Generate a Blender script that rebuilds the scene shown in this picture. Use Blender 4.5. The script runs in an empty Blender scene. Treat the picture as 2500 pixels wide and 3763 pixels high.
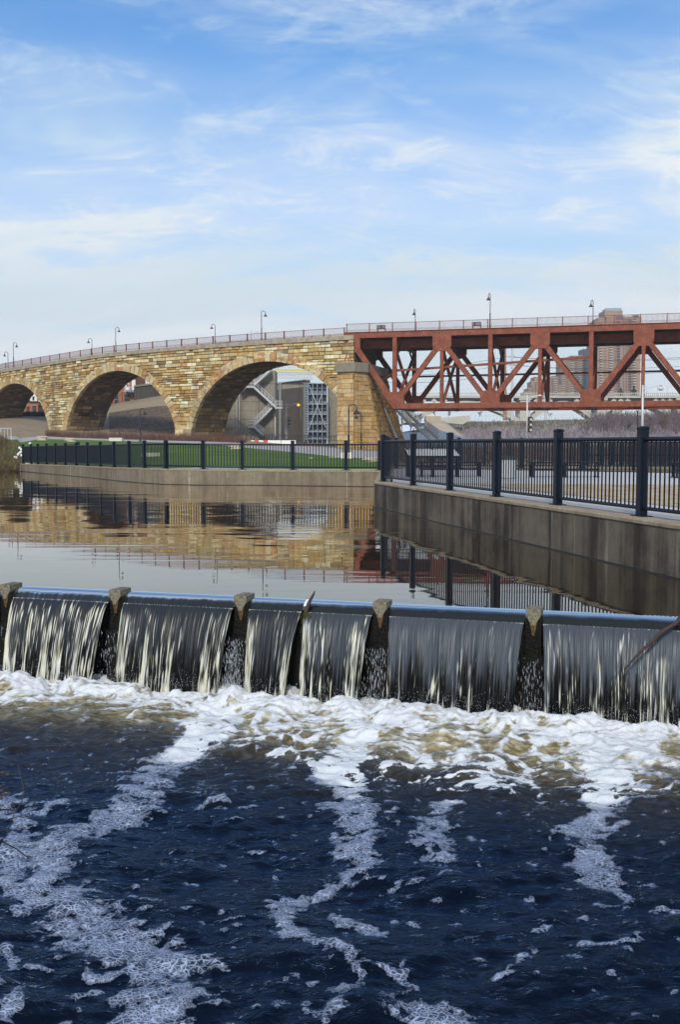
import bpy, math, random
import numpy as np
from mathutils import Vector, Matrix

# ---------------------------------------------------------------- camera
sc = bpy.context.scene
COL = sc.collection
EYE = 0.96                       # eye height above the paved deck (deck z = 0)
TH = math.radians(3.93)          # camera looks down by this much
FPX = 3763 * 35 / 36             # focal length in pixels of the 2500 x 3763 photograph
cam_d = bpy.data.cameras.new('camera')
cam = bpy.data.objects.new('camera', cam_d)
COL.objects.link(cam)
cam_d.lens = 35; cam_d.sensor_fit = 'VERTICAL'; cam_d.sensor_height = 36; cam_d.sensor_width = 24
cam_d.clip_start = 0.1; cam_d.clip_end = 8000
cam.location = (0, 0, EYE)
cam.rotation_euler = (math.pi/2 - TH, 0, 0)
sc.camera = cam

# ---------------------------------------------------------------- sky and sun
SUN_EL, SUN_AZ = math.radians(36), math.radians(188)      # azimuth clockwise from +Y: behind the camera, to the left
wld = bpy.data.worlds.new('World'); sc.world = wld; wld.use_nodes = True
nt = wld.node_tree; nt.nodes.clear()
def WN(t, **k):
    n = nt.nodes.new(t)
    for a, b in k.items():
        if hasattr(n, a): setattr(n, a, b)
    return n
def wl(a, b): nt.links.new(a, b)
def wmath(op, a, b=None, c=None, clamp=False):
    n = nt.nodes.new('ShaderNodeMath'); n.operation = op; n.use_clamp = clamp
    for i, v in enumerate((a, b, c)):
        if v is None: continue
        if isinstance(v, (int, float)): n.inputs[i].default_value = v
        else: nt.links.new(v, n.inputs[i])
    return n.outputs[0]
sky = WN('ShaderNodeTexSky', sky_type='NISHITA', sun_disc=False)
sky.sun_elevation = SUN_EL; sky.sun_rotation = SUN_AZ
sky.air_density = 1.0; sky.dust_density = 0.6; sky.ozone_density = 4.0
tc = WN('ShaderNodeTexCoord')
sep = WN('ShaderNodeSeparateXYZ'); wl(tc.outputs['Generated'], sep.inputs[0])
zc = wmath('MAXIMUM', sep.outputs[2], 0.0)
den = wmath('ADD', zc, 0.34)
px = wmath('DIVIDE', sep.outputs[0], den); py = wmath('DIVIDE', sep.outputs[1], den)
cmb = WN('ShaderNodeCombineXYZ'); wl(px, cmb.inputs[0]); wl(py, cmb.inputs[1])
def noise_w(vec, scale, det, rough, dist=0.0, sx=1, sy=1, rot=0, off=(0, 0, 0)):
    m = WN('ShaderNodeMapping'); m.inputs['Scale'].default_value = (sx, sy, 1)
    m.inputs['Rotation'].default_value = (0, 0, rot); m.inputs['Location'].default_value = off
    wl(vec, m.inputs[0])
    n = WN('ShaderNodeTexNoise'); n.inputs['Scale'].default_value = scale
    n.inputs['Detail'].default_value = det; n.inputs['Roughness'].default_value = rough
    n.inputs['Distortion'].default_value = dist
    wl(m.outputs[0], n.inputs['Vector']); return n.outputs['Fac']
def ramp_w(v, a, b):
    n = WN('ShaderNodeMapRange'); n.interpolation_type = 'SMOOTHSTEP'
    n.inputs[1].default_value = a; n.inputs[2].default_value = b
    wl(v, n.inputs[0]); return n.outputs[0]
big = noise_w(cmb.outputs[0], 1.7, 3, 0.5, 0.3, 1, 1, 0.5, (2.3, 0.4, 0))
fib = noise_w(cmb.outputs[0], 2.6, 11, 0.64, 0.8, 0.8, 2.0, 0.60, (0.3, 1.7, 0))
fib2 = noise_w(cmb.outputs[0], 5.2, 12, 0.70, 0.5, 1.0, 1.7, -0.6, (5.3, 3.7, 0))
wisps = wmath('MULTIPLY', ramp_w(fib, 0.40, 0.72), ramp_w(big, 0.38, 0.60))
wisps2 = wmath('MULTIPLY', ramp_w(fib2, 0.48, 0.72), 0.5)
cl = wmath('ADD', wisps, wisps2)
hz = wmath('POWER', wmath('SUBTRACT', 1.0, ramp_w(zc, 0.03, 0.45)), 1.05)
soft = noise_w(cmb.outputs[0], 2.1, 8, 0.58, 0.5, 0.7, 1.6, 0.5, (9, 2, 0))
hz2 = wmath('ADD', wmath('MULTIPLY', hz, wmath('MULTIPLY_ADD', soft, 0.9, 0.55)), wmath('MULTIPLY', ramp_w(soft, 0.42, 0.75), 0.17))
behind = wmath('MULTIPLY', ramp_w(wmath('MULTIPLY', sep.outputs[1], -1.0), -0.15, 0.5), 0.75)  # unseen cloud cover added behind the camera to whiten the light
cov = wmath('ADD', wmath('MULTIPLY', cl, 0.72), wmath('MULTIPLY', hz2, 1.10), clamp=True)
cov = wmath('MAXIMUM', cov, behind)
tint = WN('ShaderNodeMix', data_type='RGBA', blend_type='MULTIPLY'); tint.inputs[0].default_value = 1
wl(sky.outputs[0], tint.inputs[6]); tint.inputs[7].default_value = (0.44, 1.12, 1.52, 1)
# cloud colour: bright with faint lavender shading
cshade = noise_w(cmb.outputs[0], 1.6, 5, 0.5, 0.4, 0.5, 2.2, 0.15, (4, 8, 0))
ccol = WN('ShaderNodeMix', data_type='RGBA'); wl(ramp_w(cshade, 0.38, 0.62), ccol.inputs[0])
ccol.inputs[6].default_value = (6.2, 7.3, 8.0, 1); ccol.inputs[7].default_value = (7.5, 8.0, 8.4, 1)
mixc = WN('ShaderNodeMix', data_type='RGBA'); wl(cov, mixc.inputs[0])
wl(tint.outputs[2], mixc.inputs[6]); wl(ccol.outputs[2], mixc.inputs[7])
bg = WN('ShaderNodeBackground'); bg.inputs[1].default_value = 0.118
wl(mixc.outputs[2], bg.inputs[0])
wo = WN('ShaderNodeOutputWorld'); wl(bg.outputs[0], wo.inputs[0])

sun_d = bpy.data.lights.new('sun', 'SUN'); sun_d.energy = 3.1; sun_d.angle = math.radians(9)
sun_d.color = (1.0, 0.93, 0.82)
sun = bpy.data.objects.new('sun', sun_d); COL.objects.link(sun)
sdir = Vector((math.sin(SUN_AZ)*math.cos(SUN_EL), math.cos(SUN_AZ)*math.cos(SUN_EL), math.sin(SUN_EL)))
sun.rotation_euler = sdir.to_track_quat('Z', 'Y').to_euler()
sun.location = (0, -20, 40)

sc.view_settings.view_transform = 'Standard'; sc.view_settings.look = 'None'
sc.view_settings.exposure = 0.0; sc.view_settings.gamma = 1.0
sc.render.engine = 'CYCLES'
sc.cycles.max_bounces = 6; sc.cycles.diffuse_bounces = 3; sc.cycles.glossy_bounces = 4
sc.cycles.caustics_reflective = False; sc.cycles.caustics_refractive = False

# ---------------------------------------------------------------- pixel helpers
FW = Vector((0, math.cos(TH), -math.sin(TH))); UP = Vector((0, math.sin(TH), math.cos(TH)))
def ray(x, y):
    return Vector(((x-1250)/FPX, 0, 0)) + FW + UP*((1881.5-y)/FPX)
def at(x, y, Y):
    d = ray(x, y); return Vector((0, 0, EYE)) + d*(Y/d.y)
def on(x, y, z):
    d = ray(x, y); return Vector((0, 0, EYE)) + d*((z-EYE)/d.z)
def X_at(x, Y, z=EYE):           # world X seen at photo column x, for a point at depth Y and height z
    dep = Y*math.cos(TH) - (z-EYE)*math.sin(TH)
    return (x-1250)/FPX*dep

# ---------------------------------------------------------------- noise (numpy)
def _h(ix, iy, s):
    n = (ix*374761393 + iy*668265263 + s*974634777) & 0xffffffff
    n = ((n ^ (n >> 13))*1274126177) & 0xffffffff
    return ((n ^ (n >> 16)) & 0xffff)/65535.0
def vnoise(x, y, s=0):
    x = np.asarray(x, float); y = np.asarray(y, float)
    ix = np.floor(x).astype(np.int64); iy = np.floor(y).astype(np.int64)
    fx = x-ix; fy = y-iy
    def g(a, b):
        t = _h(ix+a, iy+b, s)*2*np.pi
        return np.cos(t)*(fx-a) + np.sin(t)*(fy-b)
    u = fx*fx*fx*(fx*(fx*6-15)+10); v = fy*fy*fy*(fy*(fy*6-15)+10)
    return ((g(0, 0)*(1-u)+g(1, 0)*u)*(1-v) + (g(0, 1)*(1-u)+g(1, 1)*u)*v)*1.5
def fbm(x, y, o=4, s=0, g=0.5):
    r = 0; a = 1; t = 0
    for i in range(o):
        r = r + a*vnoise(x*2**i+i*17.3, y*2**i-i*9.1, s+i); t += a; a *= g
    return r/t
def sstep(a, b, v):
    t = np.clip((v-a)/(b-a), 0, 1); return t*t*(3-2*t)

# ---------------------------------------------------------------- objects
WO = {}
def tag(o, label=None, cat=None, group=None, kind=None):
    if label: o['label'] = label
    if cat: o['category'] = cat
    if group: o['group'] = group
    if kind: o['kind'] = kind
    return o
def thing(name, loc, label, cat, group=None, rz=0):
    o = bpy.data.objects.new(name, None); COL.objects.link(o)
    o.empty_display_size = 0.2
    o.location = loc; o.rotation_euler = (0, 0, rz); WO[o.name] = Vector(loc)
    return tag(o, label, cat, group)
def copy_tree(o, parent=None):
    c = o.copy(); COL.objects.link(c); c.parent = parent
    for k in ('label',):
        if parent is None and k in c: del c[k]
    for ch in [q for q in KIDS.get(o.name, [])]:
        copy_tree(ch, c)
    return c
KIDS = {}
class MB:
    def __init__(s): s.v = []; s.f = []; s.c = []
    def poly(s, pts, col=None):
        i = len(s.v); s.v += [tuple(p) for p in pts]; s.f.append(tuple(range(i, i+len(pts)))); s.c.append(col)
    def hexa(s, b, t, col=None):      # bottom 4, top 4 (ccw from above)
        i = len(s.v); s.v += [tuple(p) for p in b] + [tuple(p) for p in t]
        for q in ((3, 2, 1, 0), (4, 5, 6, 7), (0, 1, 5, 4), (1, 2, 6, 5), (2, 3, 7, 6), (3, 0, 4, 7)):
            s.f.append(tuple(i+k for k in q)); s.c.append(col)
    def box(s, c, sx, sy, sz, rz=0, col=None):   # c = centre of the base
        cx, cy, cz = c; co, si = math.cos(rz), math.sin(rz)
        q = [(-sx/2, -sy/2), (sx/2, -sy/2), (sx/2, sy/2), (-sx/2, sy/2)]
        r = [(cx+a*co-b*si, cy+a*si+b*co) for a, b in q]
        s.hexa([(a, b, cz) for a, b in r], [(a, b, cz+sz) for a, b in r], col)
    def bar(s, p, q, w, h=None, up=(0, 0, 1), col=None):
        h = w if h is None else h
        p = Vector(p); q = Vector(q); d = (q-p).normalized(); up = Vector(up)
        a = d.cross(up)
        if a.length < 1e-3: a = d.cross(Vector((0, 1, 0)))
        a.normalize(); b = a.cross(d).normalized()
        a = a*(w/2); b = b*(h/2)
        s.hexa([p-a-b, p+a-b, q+a-b, q-a-b], [p-a+b, p+a+b, q+a+b, q-a+b], col)
    def tube(s, pts, r, n=6, caps=True, col=None):
        pts = [Vector(p) for p in pts]; rr = r if isinstance(r, (list, tuple)) else [r]*len(pts)
        base = len(s.v); prev = None
        for k, p in enumerate(pts):
            d = (pts[min(k+1, len(pts)-1)]-pts[max(k-1, 0)])
            if d.length < 1e-9: d = Vector((0, 0, 1))
            d.normalize()
            if prev is None:
                a = d.cross(Vector((0, 0, 1)))
                if a.length < 1e-2: a = d.cross(Vector((0, 1, 0)))
            else: a = prev - d*prev.dot(d)
            a.normalize(); prev = a; b = d.cross(a)
            for j in range(n):
                t = 2*math.pi*j/n
                s.v.append(tuple(p + a*(rr[k]*math.cos(t)) + b*(rr[k]*math.sin(t))))
        for k in range(len(pts)-1):
            for j in range(n):
                i0 = base+k*n+j; i1 = base+k*n+(j+1) % n
                s.f.append((i0, i1, i1+n, i0+n)); s.c.append(col)
        if caps:
            s.f.append(tuple(base+j for j in range(n))[::-1]); s.c.append(col)
            s.f.append(tuple(base+(len(pts)-1)*n+j for j in range(n))); s.c.append(col)
    def lathe(s, c, prof, n=12, col=None):
        cx, cy, cz = c; base = len(s.v)
        for r, z in prof:
            for j in range(n):
                t = 2*math.pi*j/n; s.v.append((cx+r*math.cos(t), cy+r*math.sin(t), cz+z))
        for k in range(len(prof)-1):
            for j in range(n):
                i0 = base+k*n+j; i1 = base+k*n+(j+1) % n
                s.f.append((i0, i1, i1+n, i0+n)); s.c.append(col)
        s.f.append(tuple(base+j for j in range(n))[::-1]); s.c.append(col)
        s.f.append(tuple(base+(len(prof)-1)*n+j for j in range(n))); s.c.append(col)
    def prism(s, poly, off, col=None):      # poly: 3d outline, off: extrusion vector
        p = [Vector(q) for q in poly]; o = Vector(off); n = len(p)
        i = len(s.v); s.v += [tuple(q) for q in p] + [tuple(q+o) for q in p]
        s.f.append(tuple(range(i, i+n))[::-1]); s.c.append(col)
        s.f.append(tuple(range(i+n, i+2*n))); s.c.append(col)
        for k in range(n):
            s.f.append((i+k, i+(k+1) % n, i+n+(k+1) % n, i+n+k)); s.c.append(col)
    def blob(s, c, rx, ry, rz, seed=0, n=10, m=6, amp=0.25, col=None):
        rnd = random.Random(seed); cx, cy, cz = c; base = len(s.v)
        for i in range(1, m):
            ph = math.pi*i/m
            for j in range(n):
                t = 2*math.pi*j/n; k = 1+rnd.uniform(-amp, amp)
                s.v.append((cx+rx*k*math.sin(ph)*math.cos(t), cy+ry*k*math.sin(ph)*math.sin(t), cz+rz*math.cos(ph)*(1+rnd.uniform(-amp, amp)*.5)))
        s.v.append((cx, cy, cz+rz)); s.v.append((cx, cy, cz-rz)); T = len(s.v)-2
        for i in range(m-2):
            for j in range(n):
                a = base+i*n+j; b = base+i*n+(j+1) % n
                s.f.append((a, a+n, b+n, b)); s.c.append(col)
        for j in range(n):
            s.f.append((T, base+j, base+(j+1) % n)); s.c.append(col)
            s.f.append((T+1, base+(m-2)*n+(j+1) % n, base+(m-2)*n+j)); s.c.append(col)
    def build(s, name, mat, parent=None, smooth=False, bevel=0, label=None, origin=None):
        o0 = WO[parent.name] if parent is not None else (Vector(origin) if origin is not None else Vector((0, 0, 0)))
        me = bpy.data.meshes.new(name)
        me.from_pydata([(x-o0.x, y-o0.y, z-o0.z) for x, y, z in s.v], [], s.f)
        if any(c is not None for c in s.c):
            at_ = me.color_attributes.new('Col', 'FLOAT_COLOR', 'CORNER')
            buf = np.ones((len(me.loops), 4), np.float32); k = 0
            for f, c in zip(s.f, s.c):
                if c is not None: buf[k:k+len(f), :3] = c
                k += len(f)
            at_.data.foreach_set('color', buf.ravel())
        me.validate(); me.materials.append(mat)
        if smooth: me.polygons.foreach_set('use_smooth', [True]*len(me.polygons))
        me.update()
        o = bpy.data.objects.new(name, me); COL.objects.link(o)
        if parent is not None:
            o.parent = parent; KIDS.setdefault(parent.name, []).append(o)
            WO[o.name] = o0
        else:
            o.location = o0; WO[o.name] = o0
        if bevel:
            b = o.modifiers.new('bevel', 'BEVEL'); b.width = bevel; b.segments = 2; b.limit_method = 'ANGLE'
        if label: o['label'] = label
        return o
def reuse(src, name, parent, loc, rz=0):     # another part sharing src's mesh (world location given)
    o = bpy.data.objects.new(name, src.data); COL.objects.link(o); o.parent = parent
    o.location = Vector(loc)-WO[parent.name]; o.rotation_euler = (0, 0, rz)
    KIDS.setdefault(parent.name, []).append(o); WO[o.name] = Vector(loc)
    return o
def grid_mesh(name, xs, ys, Z, mat, attrs=None, smooth=True):
    ny, nx = Z.shape
    if xs.ndim == 1: xs, ys = np.meshgrid(xs, ys)
    co = np.stack([xs, ys, Z], -1).reshape(-1, 3).astype(np.float32)
    me = bpy.data.meshes.new(name)
    idx = np.arange(nx*ny).reshape(ny, nx)
    q = np.stack([idx[:-1, :-1], idx[:-1, 1:], idx[1:, 1:], idx[1:, :-1]], -1).reshape(-1, 4)
    me.vertices.add(nx*ny); me.vertices.foreach_set('co', co.ravel())
    me.loops.add(q.size); me.loops.foreach_set('vertex_index', q.ravel().astype(np.int32))
    me.polygons.add(len(q)); me.polygons.foreach_set('loop_start', np.arange(0, q.size, 4, dtype=np.int32))
    me.update(calc_edges=True)
    if smooth: me.polygons.foreach_set('use_smooth', np.ones(len(q), bool))
    for k, a in (attrs or {}).items():
        if a.ndim == 2:
            t = me.attributes.new(k, 'FLOAT', 'POINT'); t.data.foreach_set('value', a.ravel().astype(np.float32))
        else:
            t = me.attributes.new(k, 'FLOAT_COLOR', 'POINT')
            t.data.foreach_set('color', np.concatenate([a.reshape(-1, 3), np.ones((nx*ny, 1))], 1).ravel().astype(np.float32))
    me.materials.append(mat); me.update()
    o = bpy.data.objects.new(name, me); COL.objects.link(o); return o

# ---------------------------------------------------------------- materials
class NT:
    def __init__(s, m): s.t = m.node_tree; s.t.nodes.clear()
    def n(s, t, **k):
        q = s.t.nodes.new(t)
        for a, b in k.items(): setattr(q, a, b)
        return q
    def l(s, a, b): s.t.links.new(a, b)
    def put(s, inp, v):
        if v is None: return
        if hasattr(v, 'is_output') or isinstance(v, bpy.types.NodeSocket): s.l(v, inp)
        elif isinstance(v, (tuple, list)) and len(v) == 3 and inp.type == 'RGBA': inp.default_value = (*v, 1)
        else: inp.default_value = v
    def math(s, op, a, b=None, c=None, clamp=False):
        q = s.n('ShaderNodeMath', operation=op, use_clamp=clamp)
        for i, v in enumerate((a, b, c)): s.put(q.inputs[i], v)
        return q.outputs[0]
    def mix(s, f, a, b, bt='MIX'):
        q = s.n('ShaderNodeMix', data_type='RGBA', blend_type=bt)
        s.put(q.inputs[0], f); s.put(q.inputs[6], a); s.put(q.inputs[7], b); return q.outputs[2]
    def coord(s, kind='Object', scale=(1, 1, 1), rot=(0, 0, 0)):
        c = s.n('ShaderNodeTexCoord'); src = c.outputs[kind]
        if kind == 'World':
            pass
        m = s.n('ShaderNodeMapping'); m.inputs['Scale'].default_value = scale; m.inputs['Rotation'].default_value = rot
        s.l(src, m.inputs[0]); return m.outputs[0]
    def noise(s, vec, scale, det=4, rough=0.55, dist=0):
        q = s.n('ShaderNodeTexNoise'); s.l(vec, q.inputs['Vector'])
        q.inputs['Scale'].default_value = scale; q.inputs['Detail'].default_value = det
        q.inputs['Roughness'].default_value = rough; q.inputs['Distortion'].default_value = dist
        return q.outputs['Fac']
    def rng(s, v, a, b, c=0.0, d=1.0, smooth=True):
        q = s.n('ShaderNodeMapRange'); q.interpolation_type = 'SMOOTHSTEP' if smooth else 'LINEAR'
        s.put(q.inputs[0], v); s.put(q.inputs[1], a); s.put(q.inputs[2], b); s.put(q.inputs[3], c); s.put(q.inputs[4], d)
        return q.outputs[0]
    def bump(s, h, dist=0.01, strength=1.0):
        q = s.n('ShaderNodeBump'); q.inputs['Distance'].default_value = dist; q.inputs['Strength'].default_value = strength
        s.l(h, q.inputs['Height']); return q.outputs[0]
    def attr(s, name, out='Color'):
        q = s.n('ShaderNodeAttribute', attribute_name=name); return q.outputs[out]
    def bsdf(s, col, rough=0.6, metal=0.0, spec=0.5, normal=None):
        q = s.n('ShaderNodeBsdfPrincipled'); s.put(q.inputs['Base Color'], col); s.put(q.inputs['Roughness'], rough)
        s.put(q.inputs['Metallic'], metal); s.put(q.inputs['Specular IOR Level'], spec)
        if normal is not None: s.l(normal, q.inputs['Normal'])
        return q
    def out(s, sh):
        o = s.n('ShaderNodeOutputMaterial'); s.l(sh, o.inputs['Surface'])
def newmat(name):
    m = bpy.data.materials.new(name); m.use_nodes = True; return m, NT(m)
def simple(name, col, rough=0.6, var=0.15, scale=3.0, metal=0.0, spec=0.5, bump=0.0, col2=None, use_attr=False, bscale=None, sc3=(1, 1, 1)):
    m, t = newmat(name); v = t.coord('Object', sc3)
    n = t.noise(v, scale, 5, 0.6)
    c = col if not use_attr else t.attr('Col')
    if col2 is not None: c = t.mix(t.rng(n, 0.38, 0.64), c, col2)
    k = t.rng(t.noise(v, scale*2.7, 4, 0.6), 0.25, 0.75, 1-var, 1+var, False)
    cc = t.n('ShaderNodeCombineColor'); [t.l(k, cc.inputs[i]) for i in range(3)]
    c = t.mix(1.0, c, cc.outputs[0], 'MULTIPLY')
    nb = t.bump(t.noise(v, bscale or scale*6, 5, 0.65), bump, 1.0) if bump else None
    b = t.bsdf(c, rough, metal, spec, nb); t.out(b.outputs[0]); return m
M = {}
M['navy'] = simple('navy painted steel', (0.0025, 0.0065, 0.017), 0.38, 0.25, 8, spec=0.24)
M['rust_red'] = simple('weathered red steel', (0.235, 0.076, 0.045), 0.68, 0.3, 0.9, col2=(0.185, 0.056, 0.034), spec=0.2)
M['red_rail'] = simple('red railing paint', (0.16, 0.042, 0.030), 0.6, 0.2, 3)
M['dark_and_shaded_steel'] = simple('dark and shaded steel', (0.035, 0.032, 0.032), 0.55, 0.3, 4)  # shared: plain dark steel, and truss underside with shade put into the colour
M['black'] = simple('black paint', (0.012, 0.013, 0.016), 0.5, 0.2, 5)
M['lamp_brown'] = simple('brown lamp paint', (0.05, 0.025, 0.022), 0.5, 0.2, 5)
M['galv'] = simple('galvanised steel', (0.52, 0.54, 0.57), 0.5, 0.2, 5, metal=0.1)
M['blue_gate'] = simple('blue grey steel', (0.27, 0.35, 0.46), 0.5, 0.3, 1.2, col2=(0.20, 0.26, 0.34))
M['gate_plate'] = simple('gate skin plate', (0.17, 0.19, 0.20), 0.6, 0.3, 0.8)
M['white_paint'] = simple('white paint', (0.7, 0.7, 0.68), 0.5, 0.12, 3)
M['red_paint'] = simple('red plastic', (0.5, 0.015, 0.02), 0.5, 0.1, 3)
M['yellow_paint'] = simple('yellow paint', (0.6, 0.5, 0.08), 0.5, 0.1, 3)
M['rock'] = simple('pale limestone', (0.52, 0.45, 0.35), 0.85, 0.3, 2.5, bump=0.05)
M['block'] = simple('white limestone block', (0.62, 0.58, 0.52), 0.8, 0.1, 3, bump=0.01)
M['brick'] = simple('orange brick wall', (0.36, 0.13, 0.06), 0.8, 0.25, 2)
M['glass_dark'] = simple('dark window glass', (0.03, 0.04, 0.055), 0.15, 0.2, 1, spec=0.7)
M['branch'] = simple('branch bark', (0.045, 0.028, 0.022), 0.85, 0.3, 5)
M['wood_pole'] = simple('weathered pole', (0.26, 0.19, 0.15), 0.8, 0.3, 2, col2=(0.30, 0.12, 0.07))
# ================================================================ WATER
ZW, ZL = -0.64, -1.60            # pond level, lower pool level
def weirY(X): return 9.97 - 0.296*X
WT = Vector((0.959, -0.284, 0)); WN_ = Vector((-0.284, -0.959, 0))     # along the weir, downstream
W0 = Vector((0, 9.97, 0))
def wpt(u, s, z): p = W0 + WT*u + WN_*s; return (p.x, p.y, z)
def u_of_px(x):
    r = (x-1250)/FPX/math.cos(TH); X = r*(9.97*math.cos(TH)**2+0.11)/(1+0.296*r); return X/0.959

# ---- materials
def water_mat(name, deep, bump_nodes, gain, foam=False, rough=0.02):
    m, t = newmat(name)
    nrm = bump_nodes(t)
    fr = t.n('ShaderNodeFresnel'); fr.inputs['IOR'].default_value = 1.33; t.l(nrm, fr.inputs['Normal'])
    f = t.math('MULTIPLY', fr.outputs[0], gain, clamp=True)
    d = t.n('ShaderNodeBsdfDiffuse'); t.put(d.inputs[0], deep(t) if callable(deep) else deep)
    g = t.n('ShaderNodeBsdfGlossy'); g.inputs['Roughness'].default_value = rough; t.l(nrm, g.inputs['Normal'])
    g.inputs['Color'].default_value = (1, 0.96, 0.91, 1) if name != 'pool water' else (0.60, 0.77, 1.0, 1)
    mx = t.n('ShaderNodeMixShader'); t.l(f, mx.inputs[0]); t.l(d.outputs[0], mx.inputs[1]); t.l(g.outputs[0], mx.inputs[2])
    return m, t, mx.outputs[0], nrm
def pond_bump(t):
    v1 = t.coord('Object', (0.30, 1.1, 1)); v2 = t.coord('Object', (0.9, 2.6, 1), (0, 0, 0.25))
    n1 = t.noise(v1, 0.75, 2, 0.45, 0.6); n2 = t.noise(v2, 1.1, 3, 0.5)
    # ripples are livelier in the open middle of the pond than beside the walls
    calm = t.rng(t.noise(t.coord('Object', (0.10, 0.10, 1)), 1.0, 2, 0.5), 0.40, 0.62, 0.25, 1.0)
    h = t.math('MULTIPLY', t.math('ADD', t.math('MULTIPLY', n1, 1.0), t.math('MULTIPLY', n2, 0.14)), calm)
    return t.bump(h, 0.020, 1.0)
m_, t_, s_, _n = water_mat('pond water', (0.014, 0.010, 0.006), pond_bump, 1.28)
t_.out(s_); M['pond'] = m_

def pool_bump(t):
    v1 = t.coord('Object', (1, 1.7, 1)); v2 = t.coord('Object', (1, 2.2, 1), (0, 0, 0.5))
    h = t.math('ADD', t.math('MULTIPLY', t.noise(v1, 6, 5, 0.62, 1.1), 1.9), t.math('MULTIPLY', t.noise(v2, 26, 3, 0.6, 0.4), 0.22))
    return t.bump(h, 0.011, 1.0)
def pool_deep(t):
    a = t.attr('aer', 'Fac'); n = t.noise(t.coord('Object', (1, 1.6, 1)), 9, 4, 0.6, 0.8)
    aer = t.mix(t.rng(n, 0.35, 0.7), (0.16, 0.12, 0.045), (0.42, 0.37, 0.23))
    return t.mix(a, (0.0008, 0.0018, 0.0055), aer)
m_, t_, wsh, _n = water_mat('pool water', pool_deep, pool_bump, 1.0, rough=0.03)
t = t_
fo = t.attr('foam', 'Fac'); so = t.attr('solid', 'Fac')
oc = t.coord('Object', (1, 1.25, 1))
fn = t.noise(oc, 22, 5, 0.65, 0.5)
fn2 = t.noise(oc, 75, 3, 0.6)
fm = t.math('ADD', fo, t.math('MULTIPLY_ADD', fn, 0.9, -0.45))
fm = t.math('ADD', fm, t.math('MULTIPLY_ADD', fn2, 0.35, -0.17))
aerf = t.attr('aer', 'Fac')
mask = t.math('ADD', t.math('MULTIPLY', t.rng(fm, 0.44, 0.58), t.math('SUBTRACT', 1.0, aerf)), t.math('MULTIPLY', t.rng(fm, 0.16, 0.80), aerf))
# bubbles: cell walls of packed bubbles, three sizes
def cells(sc_, lo, hi, off=0):
    q = t.n('ShaderNodeTexVoronoi', feature='DISTANCE_TO_EDGE'); q.inputs['Scale'].default_value = sc_
    mp = t.n('ShaderNodeMapping'); mp.inputs['Location'].default_value = (off, off*2, 0); t.l(oc, mp.inputs[0])
    nv = t.n('ShaderNodeTexNoise'); nv.inputs['Scale'].default_value = sc_*0.7; t.l(mp.outputs[0], nv.inputs['Vector'])
    av = t.n('ShaderNodeVectorMath', operation='MULTIPLY_ADD'); t.l(nv.outputs['Color'], av.inputs[0])
    av.inputs[1].default_value = (0.5/sc_, 0.5/sc_, 0); t.l(mp.outputs[0], av.inputs[2])
    t.l(av.outputs[0], q.inputs['Vector'])
    return t.rng(q.outputs['Distance'], lo, hi, 1.0, 0.0)
sz = t.rng(t.noise(oc, 5, 2, 0.5), 0.42, 0.6)
lace = t.math('ADD', t.math('MULTIPLY', cells(46, 0.0, 0.30), t.math('SUBTRACT', 1.0, sz)), t.math('MULTIPLY', cells(26, 0.0, 0.20, 3.1), sz))
lace = t.math('MAXIMUM', lace, t.math('MULTIPLY', t.rng(fn2, 0.45, 0.62), 0.55))
lace = t.math('MAXIMUM', lace, t.math('MULTIPLY', cells(95, 0.0, 0.35, 7.7), t.rng(t.noise(oc, 3.1, 3, 0.6), 0.45, 0.62)))
lv = t.math('MULTIPLY_ADD', t.math('MULTIPLY', lace, t.rng(fm, 0.45, 1.15, 0.45, 0.95)), 1.0, 0.05)
k = t.math('MULTIPLY', mask, t.math('MAXIMUM', lv, t.rng(t.math('ADD', so, t.math('MULTIPLY_ADD', fn, 0.6, -0.3)), 0.3, 0.75)), clamp=True)
fcol = t.mix(t.rng(so, 0.2, 0.8), (0.38, 0.45, 0.62), t.mix(fn2, (0.56, 0.58, 0.60), (0.70, 0.73, 0.77)))
fb = t.bsdf(fcol, 0.55, 0, 0.3, t.bump(t.math('MULTIPLY_ADD', t.math('MULTIPLY', lace, t.rng(so, 0.1, 0.6, 1.0, 0.12)), 1.0, t.math('MULTIPLY', fn, 0.6)), 0.010, 1.0))
mx = t.n('ShaderNodeMixShader'); t.l(k, mx.inputs[0]); t.l(wsh, mx.inputs[1]); t.l(fb.outputs[0], mx.inputs[2])
t.out(mx.outputs[0]); M['pool'] = m_

def lip_bump(t):
    return t.bump(t.noise(t.coord('Object', (3, 1, 1)), 3, 2), 0.0008, 1.0)
m_, t, s_, nrm = water_mat('falling water', (0.010, 0.012, 0.013), lip_bump, 1.25, rough=0.06)
st = t.attr('streak', 'Fac'); fl = t.attr('fall', 'Fac')
tcn = t.n('ShaderNodeCombineXYZ'); t.l(t.attr('ucoord', 'Fac'), tcn.inputs[0]); t.l(t.attr('vcoord', 'Fac'), tcn.inputs[1])
f1 = t.n('ShaderNodeTexNoise'); mp = t.n('ShaderNodeMapping'); mp.inputs['Scale'].default_value = (110, 5, 1); t.l(tcn.outputs[0], mp.inputs[0]); t.l(mp.outputs[0], f1.inputs['Vector'])
f1.inputs['Scale'].default_value = 1; f1.inputs['Detail'].default_value = 4
sm = t.rng(t.math('ADD', st, t.math('MULTIPLY', t.math('SUBTRACT', f1.outputs['Fac'], 0.5), 0.80)), 0.36, 1.0)
wc = t.mix(t.rng(f1.outputs['Fac'], 0.35, 0.65), (0.52, 0.47, 0.28), (0.52, 0.55, 0.56))
wd = t.bsdf(wc, 0.35, 0, 0.5)
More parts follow.
